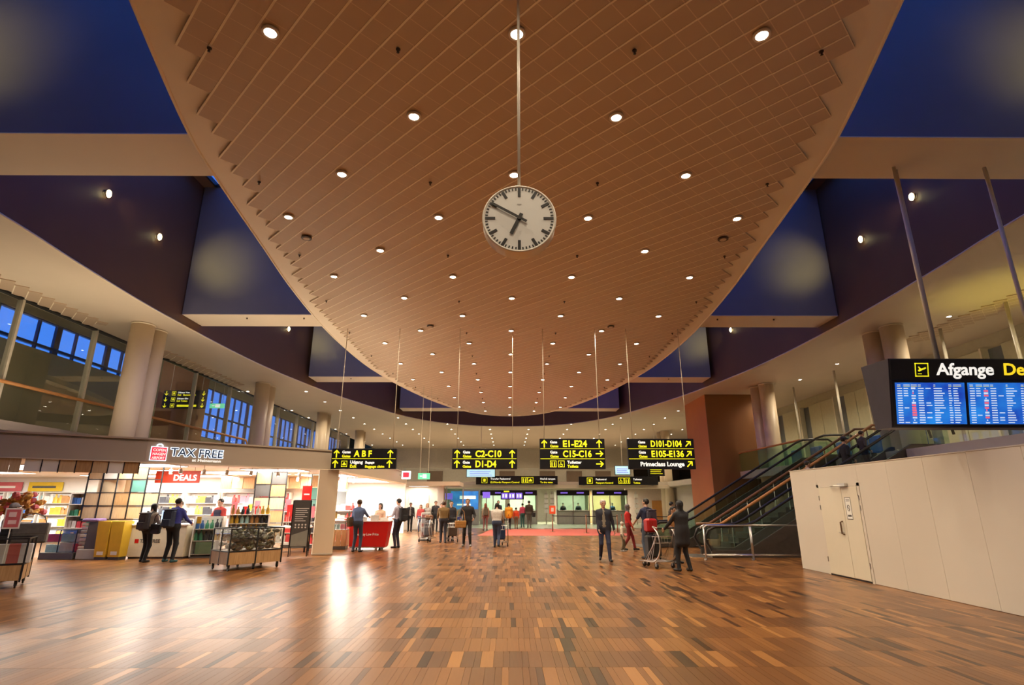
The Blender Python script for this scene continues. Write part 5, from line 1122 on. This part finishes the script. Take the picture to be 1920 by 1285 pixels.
# oak counter and red cart in the side bay
t = thing('oak_counter', (-7.35, 21.7, 0), R(8), 'oak slatted counter with packed display behind the pillar', 'counter'); put('plinth', MB().bbox(.03, 1.17, .03, .9, 0, .12, .01), M_DGREY, t)
for k in range(6): put('slat', MB().bbox(k * .2 + .005, k * .2 + .195, 0, .03, .12, .70, .004), M_OAK, t)
put('end', MB().bbox(1.17, 1.2, .0, .9, .12, .70, .004), M_OAK, t); put('tray', MB().bbox(0, 1.2, .03, .9, .66, .70, .01), M_BLACK, t)
for x in (.1, 1.12): put('post', MB().box(x, x + .025, .02, .045, .7, 1.1), M_BLACK, t)
put('upper_shelf', MB().bbox(0, 1.2, 0, .5, 1.08, 1.11, .006), M_SWHITE, t); stock(-7.35, 21.7, R(8), 1.2, [.71], .3, 8, (0, 2, 8, 5), 'wrapped pack on the oak slatted counter', 'packs on the oak counter', 'box', 1.0)
t = thing('gold_tin', (-6.75, 22.0, 1.11), 0, 'round gold striped tin on the oak counter shelf', 'tin'); put('can', MB().lathe([(.13, 0), (.13, .22)], 16), pm('tin_gold', (.45, .30, .08), .3, .6), t); put('lid', MB().lathe([(.135, .22), (.135, .25), (.12, .26)], 16), M_DGREY, t)
t = thing('red_cart', (-5.92, 21.4, 0), R(3), 'red promotion cart lettered everyday low price', 'cart'); put('body', MB().add([(0, 0, .14), (1.30, 0, .12), (1.30, .8, .12), (0, .8, .14), (-.03, -.03, 1.0), (1.42, -.03, 1.0), (1.42, .85, 1.0), (-.03, .85, 1.0)], [(3, 2, 1, 0), (4, 5, 6, 7), (0, 1, 5, 4), (1, 2, 6, 5), (2, 3, 7, 6), (3, 0, 4, 7)]), M_RED, t); put('top', MB().bbox(-.05, 1.45, -.05, .87, 1.0, 1.03, .01), pm('cart_top', (.75, .60, .56), .4), t); put('skirt', MB().box(.02, 1.28, .02, .78, .09, .14), M_KIOSK, t)
text('Everyday Low Price', t, .18, .52, .13, M_SWHITE, y=-.028, bold=.01, width=.86)
for x in (.15, 1.1):
    for y in (.12, .68): put('wheel', MB().lathe([(.06, -.03), (.06, .03)], 12, (x, y, .06), axis='x'), M_BLACK, t)
for k, (x, c_, lab) in enumerate(((.35, 0, 'dark striped'), (.8, 0, 'pale'), (1.15, 0, 'white'))):
    o = thing('sample_box', (-5.92 + x, 21.75, 1.03), R(8 * k), '%s sample box on top of the red cart' % lab, 'box'); put('carton', MB().bbox(-.15, .15, -.1, .1, 0, (.12, .2, .1)[k], .01), (M_KIOSK, pm('sample_pale', (.6, .56, .5), .5), M_SWHITE)[k], o); put('lid', MB().bbox(-.155, .155, -.105, .105, (.10, .18, .08)[k], (.125, .205, .105)[k], .005), M_DGREY if k == 0 else M_SWHITE, o)
# dark glazed wall in the side bay with two windows
t = put('window_40', MB(), M_BLACK, kind='structure')
for y0_, y1_ in ((27.6, 30.2), (31.0, 33.4)):
    put('pane', MB().box(-9.58, -9.56, y0_, y1_, 1.45, 2.3), pm('dark_pane', (.05, .065, .08), .08), t); put('frame', MB().box(-9.59, -9.54, y0_ - .05, y1_ + .05, 1.4, 1.45).box(-9.59, -9.54, y0_ - .05, y1_ + .05, 2.3, 2.35), M_KIOSK, t)
t = thing('white_wall_counter', (-9.5, 27.5, 0), 0, 'long white wall counter in the side bay behind the red cart', 'counter'); put('body', MB().bbox(0, .6, 0, 6, 0, 1.15, .02), M_SWHITE, t); put('ledge', MB().bbox(-.02, .65, -.02, 6.02, 1.15, 1.2, .01), M_SWHITE, t)
t = thing('red_projecting_sign', (-6.05, 31.6, 0), 0, 'small glowing red and white bag sign projecting from shop corner', 'sign'); put('body', MB().bbox(0, .5, -.05, .05, 2.95, 3.4, .02), M_NEON, t); put('print', MB().box(.08, .42, -.06, -.05, 3.05, 3.32), M_LOGO, t); put('bracket', MB().box(-.12, 0, -.02, .02, 3.15, 3.2), M_STEEL, t)
# ================================================================== PEOPLE AND LUGGAGE
def off(loc, face, x, y):   # point in front / beside of a person heading face
    return (loc[0] + x * math.cos(face) + y * math.sin(face), loc[1] - x * math.sin(face) + y * math.cos(face))
def backpack(loc, face, col, label, ht=1.75, big=1.0, y=-.235, x=0.0, z=.93):
    s = ht / 1.75; p = off(loc, face, x * s, y * s); t = thing('backpack', (p[0], p[1], z * s), -face, label, 'backpack'); m = pm('pack_%02x%02x%02x' % tuple(int(255 * c) for c in col), col, .7, var=.15, scale=20); m2 = pm('pack_strap', (.02, .02, .025), .7)
    w, d, h = .16 * big, .085 * big, .47 * big
    put('bag', MB().bbox(-w, w, -d, d, 0, h, .05), m, t, smooth=False); put('pocket', MB().bbox(-w * .8, w * .8, -d - .045, -d + .01, .04, h * .5, .02), m, t); put('flap', MB().bbox(-w * .9, w * .9, -d - .01, d * .9, h - .03, h + .02, .02), m, t)
    put('grab_loop', MB().tube([(-.04, d, h), (-.03, d, h + .05), (.03, d, h + .05), (.04, d, h)], .01, 6), m2, t)
    for sx in (-1, 1): put('strap', MB().tube([(sx * .10, d, .08), (sx * .15, d + .13, .16), (sx * .145, d + .262, .30), (sx * .12, d + .21, .505), (sx * .09, d + .08, .53), (sx * .09, d, h - .06)], .016, 6), m2, t)
    return t
def handbag(loc, z, rz, col, label, w=.34, h=.24, d=.12, strap=.3):
    t = thing('shoulder_bag', (loc[0], loc[1], z), rz, label, 'bag'); m = pm('bag_%02x%02x%02x' % tuple(int(255 * c) for c in col), col, .5, var=.15, scale=15)
    put('body', MB().bbox(-w / 2, w / 2, -d / 2, d / 2, 0, h, .03), m, t); put('flap', MB().bbox(-w / 2 - .004, w / 2 + .004, -d / 2 - .008, d / 2, h * .45, h + .008, .02), m, t); put('strap', MB().tube([(-w * .42, 0, h * .9), (-w * .3, 0, h + strap * .7), (0, 0, h + strap), (w * .3, 0, h + strap * .7), (w * .42, 0, h * .9)], .012, 6), m, t); return t
def suitcase(loc, z, rz, col, label, w=.42, h=.58, d=.25, handle=.0, lay=False):
    t = thing('suitcase', (loc[0], loc[1], z), rz, label, 'suitcase'); m = pm('case_%02x%02x%02x' % tuple(int(255 * c) for c in col), col, .4, var=.1, scale=9)
    b = .05; put('shell', MB().bbox(-w / 2, w / 2, -d / 2, d / 2, b, h + b, .045), m, t)
    for k in range(3): put('rib', MB().box(-w * .3 + k * w * .3 - .012, -w * .3 + k * w * .3 + .012, -d / 2 - .008, d / 2 + .008, b + .06, h + b - .06), m, t)
    for x in (-w * .38, w * .38):
        for y in (-d * .3, d * .3): put('wheel', MB().lathe([(.028, -.012), (.028, .012)], 10, (x, y, .028), axis='x'), M_BLACK, t)
    put('handle', MB().tube([(-.09, 0, h + b - .01), (-.09, 0, h + b + .04 + handle), (.09, 0, h + b + .04 + handle), (.09, 0, h + b - .01)], .011, 6), M_STEEL if handle else M_BLACK, t); return t
_cart = None
def cart(loc, rz, label):
    """airport baggage trolley; local +y is its front, handle at -y"""
    global _cart
    if _cart is not None:
        c = copy_tree(_cart); c.location = (*loc, 0); c.rotation_euler = (0, 0, rz); c['label'] = label; return c
    t = thing('luggage_trolley', (*loc, 0), rz, label, 'luggage trolley', 'silver luggage trolleys'); _cart = t
    for sx in (-.27, .27):
        arc = [(sx, -.42 + .0, 1.02)] + [(sx, -.08 + .42 * math.cos(a) * -1.0, .62 + .46 * math.sin(a)) for a in [R(70 - 14 * k) for k in range(12)]] + [(sx, .15, .17), (sx, .45, .16)]
        put('side_hoop', MB().tube(arc, .019, 8), M_STEEL, t, smooth=True)
        for k in range(4): put('side_bar', MB().tube([(sx, -.38 + k * .07, .92 - k * .12), (sx, -.1 + k * .1, .20)], .007, 5), M_STEEL, t)
    put('push_handle', MB().tube([(-.27, -.42, 1.02), (.27, -.42, 1.02)], .022, 8), M_BLACK, t, smooth=True)
    put('deck_frame', MB().tube([(-.27, -.3, .17), (-.27, .5, .15), (.27, .5, .15), (.27, -.3, .17)], .016, 8, closed=True), M_STEEL, t, smooth=True)
    for k in range(5): put('deck_bar', MB().tube([(-.22 + k * .11, -.3, .17), (-.22 + k * .11, .5, .15)], .009, 5), M_STEEL, t)
    put('basket', MB().tube([(-.25, -.36, .80), (-.25, -.14, .80), (.25, -.14, .80), (.25, -.36, .80)], .009, 6, closed=True).tube([(-.23, -.34, .64), (-.23, -.17, .64), (.23, -.17, .64), (.23, -.34, .64)], .008, 6, closed=True), M_STEEL, t)
    for k in range(6): put('basket_bar', MB().tube([(-.24 + k * .096, -.14, .80), (-.22 + k * .088, -.17, .64)], .006, 5), M_STEEL, t)
    for x, y in ((-.26, -.28), (.26, -.28), (0, .46), (-.12, .46)):
        put('wheel', MB().lathe([(.07, -.018), (.075, 0), (.07, .018)], 14, (x, y, .075), axis='x'), M_BLACK, t, smooth=True); put('fork', MB().box(x - .028, x - .02, y - .012, y + .012, .07, .17).box(x + .02, x + .028, y - .012, y + .012, .07, .17), M_STEEL, t)
    return t
NAVY, JEAN, BLK, CHAR = (.022, .024, .045), (.045, .065, .13), (.012, .012, .014), (.035, .034, .036)
HB, HBR, HGY = (.014, .010, .008), (.07, .035, .018), (.42, .38, .34)
# -- shoppers at the till
person((-10.80, 17.3, 0), R(12), 'shopper in grey-beige top and black trousers leaning at the till counter', (.36, .30, .25), BLK, 1.66, hair=HB, style='bob', hands=((-.22, .34, 1.05), (.2, .36, 1.04)), lean=.14, spread=.02, step=.06)
backpack((-10.80, 17.3), R(12), (.055, .052, .06), 'dark grey backpack on the shopper in beige at the till', 1.66, 1.05, y=-.20); handbag(off((-10.8, 17.3), R(12), .27, .0), .78, R(-12), (.02, .02, .025), 'small black shoulder bag on the hip of beige-topped shopper', .3, .28)
person((-10.06, 17.3, 0), R(8), 'tall shopper in bright blue jacket and black trousers at the till', (.05, .06, .34), BLK, 1.80, hair=HB, hands=((-.24, .3, 1.02), (.24, .4, 1.05)), lean=.06, spread=.07, build=1.1, shoe=(.03, .12, .14), step=.05)
backpack((-10.06, 17.3), R(8), (.03, .045, .085), 'navy backpack on the shopper in the blue jacket', 1.8, 1.1)
o = link('yellow_carton', PBOX[3], None, (-9.62, 17.85, 1.06), .4, label='yellow carton in the hand of the blue jacket shopper', cat='carton')
person((-9.9, 19.6, 0), R(195), 'shop assistant in red shirt and navy waistcoat behind the till', (.42, .04, .03), NAVY, 1.80, hair=HB, hands=((-.25, .3, 1.05), (.25, .3, 1.05)), vest=(.02, .02, .05))
person((-11.2, 19.5, 0), R(175), 'second assistant with short brown hair behind the till counter', (.05, .045, .05), BLK, 1.72, hair=HBR, hands=((-.2, .3, 1.06), (.2, .3, 1.06)))
# -- person cut by the left edge
person((-11.45, 13.25, 0), R(60), 'person in grey cap and dark jacket behind the left edge trolley', (.03, .032, .04), BLK, 1.64, hair=HBR, style='short', cap=(.30, .27, .25), hands=((-.2, .35, 1.05), (.2, .35, 1.05)), build=1.15)
handbag((-10.85, 13.15), .80, R(30), (.11, .10, .09), 'big dark grey travel bag carried by the person in the grey cap', .62, .42, .3, .22)
# -- around the red cart
person((-5.5, 20.85, 0), R(8), 'customer in sleeveless blue top and dark jeans at the red cart', (.10, .15, .30), (.03, .04, .07), 1.78, hair=HBR, style='bun', hands=((-.2, .30, 1.08), (.24, .42, 1.15)), sleeve=False, spread=.03, shoe=(.05, .05, .06))
handbag(off((-5.5, 20.85), R(8), -.30, -.02), .85, R(80), (.10, .065, .03), 'olive brown shoulder bag on the customer in blue', .36, .32)
person((-5.15, 22.75, 0), R(195), 'cart seller in cream top facing the hall behind the red cart', (.62, .44, .30), (.30, .05, .04), 1.66, hair=HB, style='bob', hands=((-.2, .3, 1.1), (.2, .3, 1.1)), sleeve=False)
person((-4.4, 22.6, 0), R(-60), 'man in pale lavender shirt standing right of the red cart', (.42, .38, .46), NAVY, 1.83, hair=HB, hands=((-.2, .32, 1.1), (.22, .3, 1.05)), sleeve=False)
backpack((-4.4, 22.6), R(-60), BLK, 'black backpack on the man in the lavender shirt', 1.83, 1.05)
t = thing('leaflet_rack', (-3.95, 27.0, 0), R(4), 'dark leaflet rack standing behind the red cart', 'rack'); put('column', MB().bbox(-.2, .2, -.2, .2, .05, 1.25, .02), M_KIOSK, t); put('base', MB().bbox(-.25, .25, -.25, .25, 0, .05, .01), M_DGREY, t)
for k in range(5): put('pocket', MB().bbox(-.17, .17, -.235, -.2, .2 + k * .2, .36 + k * .2, .01), pm('leaflet_%d' % (k % 2), ((.25, .1, .1), (.3, .3, .32))[k % 2], .5), t)
# -- waiting group at far left
person((-6.1, 35.4, 0), R(172), 'woman in dark cardigan and grey shirt walking from the white wall', (.03, .03, .035), BLK, 1.70, hair=HB, style='tail', hands=((-.26, .05, .84), (.24, .03, .82)), open_shirt=(.3, .3, .3), step=.1, vx=.026)
for x, y, ht, tp, bt, st, hr, lab in ((-5.35, 34.6, 1.58, (.40, .05, .05), JEAN, 'long', HBR, 'woman in red jacket in the waiting group'), (-5.0, 34.9, 1.66, (.42, .40, .38), JEAN, 'long', (.35, .22, .10), 'woman in pale grey top in the waiting group'), (-4.55, 35.3, 1.80, (.03, .028, .03), BLK, 'short', HBR, 'tall man in black in the waiting group'), (-4.1, 34.6, 1.66, (.60, .26, .20), (.5, .35, .28), 'short', HB, 'person in salmon pink top in the waiting group')):
    person((x, y, 0), R(165 + 10 * math.sin(x * 9)), lab, tp, bt, ht, hair=hr, style=st, hands=((-.24, .08, .86), (.24, .12, .9)), vx=.026, step=.05)
cart((-3.75, 26.2), R(-12), 'silver luggage trolley left of the woman in brown jacket'); suitcase((-3.72, 26.45), .19, R(-12), (.05, .05, .055), 'dark suitcase on the trolley left of the brown jacket'); suitcase((-3.72, 26.45), .90, R(80), (.22, .10, .05), 'rust brown bag on top of the dark trolley suitcase', .4, .2, .3)
person((-2.95, 25.5, 0), R(-10), 'woman in mustard brown jacket pushing a luggage trolley', (.17, .10, .03), (.02, .02, .03), 1.74, hair=HBR, style='bun', hands=((-.24, .42, 1.0), (.24, .42, 1.0)), build=1.12, step=.12, lean=.06)
cart((-2.62, 26.0), R(6), 'silver luggage trolley right of the woman in brown jacket'); suitcase((-2.6, 26.2), .19, R(6), (.09, .06, .04), 'brown suitcase on the trolley right of the brown jacket')
person((-2.75, 26.8, 0), R(170), 'person in dark coat partly hidden behind the brown jacket woman', (.02, .022, .03), BLK, 1.76, hair=HB, vx=.026)
person((-1.75, 23.4, 0), R(183), 'bearded man in black shirt holding things at chest height', (.016, .014, .016), (.02, .02, .022), 1.83, hair=(.12, .07, .04), hands=((-.27, .22, 1.02), (.26, .24, 1.04)), spread=.05, step=.10, build=1.06, shoe=(.3, .28, .26))
handbag((-2.0, 23.1), .72, R(10), (.40, .20, .05), 'tan leather shoulder bag at the side of the man in black', .44, .26, .14, .5)
t = thing('passport_wallet', (-2.05, 23.05, 1.03), .3, 'small blue wallet in the hand of the man in black', 'wallet'); put('cover', MB().bbox(-.08, .08, -.01, .01, 0, .11, .004), pm('wallet_blue', (.04, .06, .3), .5), t); put('page', MB().box(-.074, .074, -.004, .004, .105, .114), M_SWHITE, t)
person((-.55, 22.8, 0), R(5), 'person in white sweater and blue jeans pushing a trolley away', (.62, .57, .52), JEAN, 1.68, hair=HB, style='bob', hands=((-.2, .44, 1.0), (.24, .46, 1.0)), lean=.16, step=.16, build=1.12)
cart((-.36, 23.55), R(-3), 'silver luggage trolley pushed by the person in white'); suitcase((-.42, 23.75), .19, R(-3), (.035, .06, .14), 'dark blue suitcase on the trolley of the person in white'); suitcase((-.40, 23.75), .86, R(85), (.13, .075, .04), 'brown holdall lying on the dark blue suitcase', .4, .2, .3)
# -- queue at the passport desks
person((-1.55, 37.0, 0), R(-8), 'woman with long auburn hair and mauve trousers in the queue', (.40, .30, .20), (.22, .10, .09), 1.66, hair=(.20, .055, .02), style='long', vx=.026, spread=.02); backpack((-1.55, 37.0), R(-8), (.10, .085, .05), 'olive rucksack on the woman with auburn hair', 1.66, .95)
person((-.75, 38.3, 0), R(170), 'man in dark suit facing the hall behind the white sweater', NAVY, BLK, 1.84, hair=HBR, open_shirt=(.5, .42, .42), vx=.026)
person((-.05, 38.4, 0), R(4), 'person in yellow-orange quilted jacket and black leggings', (.66, .32, .02), BLK, 1.66, hair=HB, style='bob', build=1.18, hands=((-.26, .08, .86), (.26, .08, .86)), coat=.82, vx=.026)
person((.45, 39.2, 0), R(5), 'child in orange-red jacket beside the yellow jacket', (.70, .08, .02), (.25, .2, .12), 1.38, hair=HB, vx=.026)
person((.95, 41.4, 0), R(-10), 'person in pink top and teal trousers in the queue', (.55, .06, .12), (.03, .10, .09), 1.66, hair=HB, vx=.026)
person((1.40, 41.0, 0), R(10), 'man in dark brown jacket with grey trousers in the queue', (.05, .032, .02), (.12, .10, .085), 1.84, hair=HB, build=1.12, vx=.026); handbag(off((1.4, 41.0), R(10), .34, 0), .72, R(80), BLK, 'black holdall carried by the man in brown jacket', .4, .3, .2, .25)
# -- centre right
person((2.80, 17.5, 0), R(184), 'elderly man in dark suit jacket walking towards the camera', (.018, .020, .034), (.028, .034, .075), 1.76, skin='pink', hair=(.50, .45, .42), hands=((-.30, -.02, .88), (.17, .17, .90)), coat=.84, open_shirt=(.24, .21, .16), step=.19, spread=.03, turn=-.25, build=1.06)
person((4.32, 21.3, 0), R(95), 'woman with red sleeves and maroon trousers walking to the right', (.50, .015, .012), (.20, .012, .012), 1.62, skin='tan', hair=(.12, .11, .11), style='scarf', hands=((-.24, .05, .84), (.20, .15, .86)), step=.24, vest=(.06, .045, .025))
person((4.02, 20.95, 0), R(92), 'small child in cream jacket and white hat beside the red-sleeved woman', (.66, .58, .46), (.12, .10, .06), 1.0, hair=(.6, .55, .48), cap=(.70, .64, .56), shoe=(.6, .6, .6), step=.1)
person((4.28, 18.2, 0), R(-25), 'man in navy t-shirt and jeans beside the luggage trolley', (.025, .03, .075), (.06, .085, .13), 1.80, hair=HB, hands=((-.22, .38, 1.0), (.2, .36, 1.0)), sleeve=False, nod=-.25, spread=.02, turn=-.4); backpack((4.28, 18.2), R(-25), (.05, .04, .065), 'purple-grey rucksack on the man in navy', 1.8, 1.05)
cart((3.92, 15.75), R(22), 'silver luggage trolley beside the woman in black coat'); suitcase((3.86, 15.95), .19, R(22), (.012, .012, .013), 'black suitcase on the trolley beside the woman in black'); suitcase((3.84, 16.0), .84, R(22), (.40, .008, .008), 'bright red bag piled on the black trolley suitcase', .34, .36, .24)
person((4.38, 14.95, 0), R(-24), 'woman in long black coat and headscarf pushing a trolley', (.020, .020, .024), BLK, 1.72, skin='tan', hair=(.010, .010, .012), style='scarf', hands=((-.26, .38, 1.02), (.22, .30, .96)), coat=.66, spread=.04, build=1.05, step=.06)
person((4.75, 16.9, 0), R(150), 'short person in ochre top behind the trolley of the woman in black', (.42, .20, .07), (.05, .04, .035), 1.56, skin='tan', hair=HB, hands=((-.2, .25, 1.0), (.2, .25, 1.0)), sleeve=False)
# -- on the escalators (standing on steps)
for x, y, z, ht, tp, hr, lab, cp in ((10.15, 19.2, 1.432, 1.62, (.45, .36, .32), HB, 'woman in pale top riding the near escalator low down', None), (11.55, 19.2, 2.125, 1.74, (.012, .012, .016), HB, 'man in dark cap riding the near escalator', (.02, .02, .03)), (12.2, 19.2, 2.587, 1.5, (.05, .04, .04), HBR, 'person near the top of the near escalator', None), (6.6, 23.5, .03, 1.68, (.03, .022, .02), HB, 'person in dark clothes stepping onto the far escalator', None)):
    person((x, y, z), R(90), lab, tp, BLK, ht, hair=hr, cap=cp, hands=((-.24, .15, 1.0), (.24, .1, .95)), vx=.026)
# -- desk staff
for k, (x, tp, lab) in enumerate(((4.6, (.03, .03, .04), 'officer in black behind the third passport desk'), (5.9, (.04, .04, .05), 'officer in dark shirt at the right of the third desk'), (8.8, (.12, .22, .42), 'officer in light blue shirt behind the fourth passport desk'))):
    person((x, 48.9, 0), R(180), lab, tp, BLK, 1.70, hair=HB, hands=((-.2, .3, 1.1), (.2, .3, 1.1)), vx=.03)
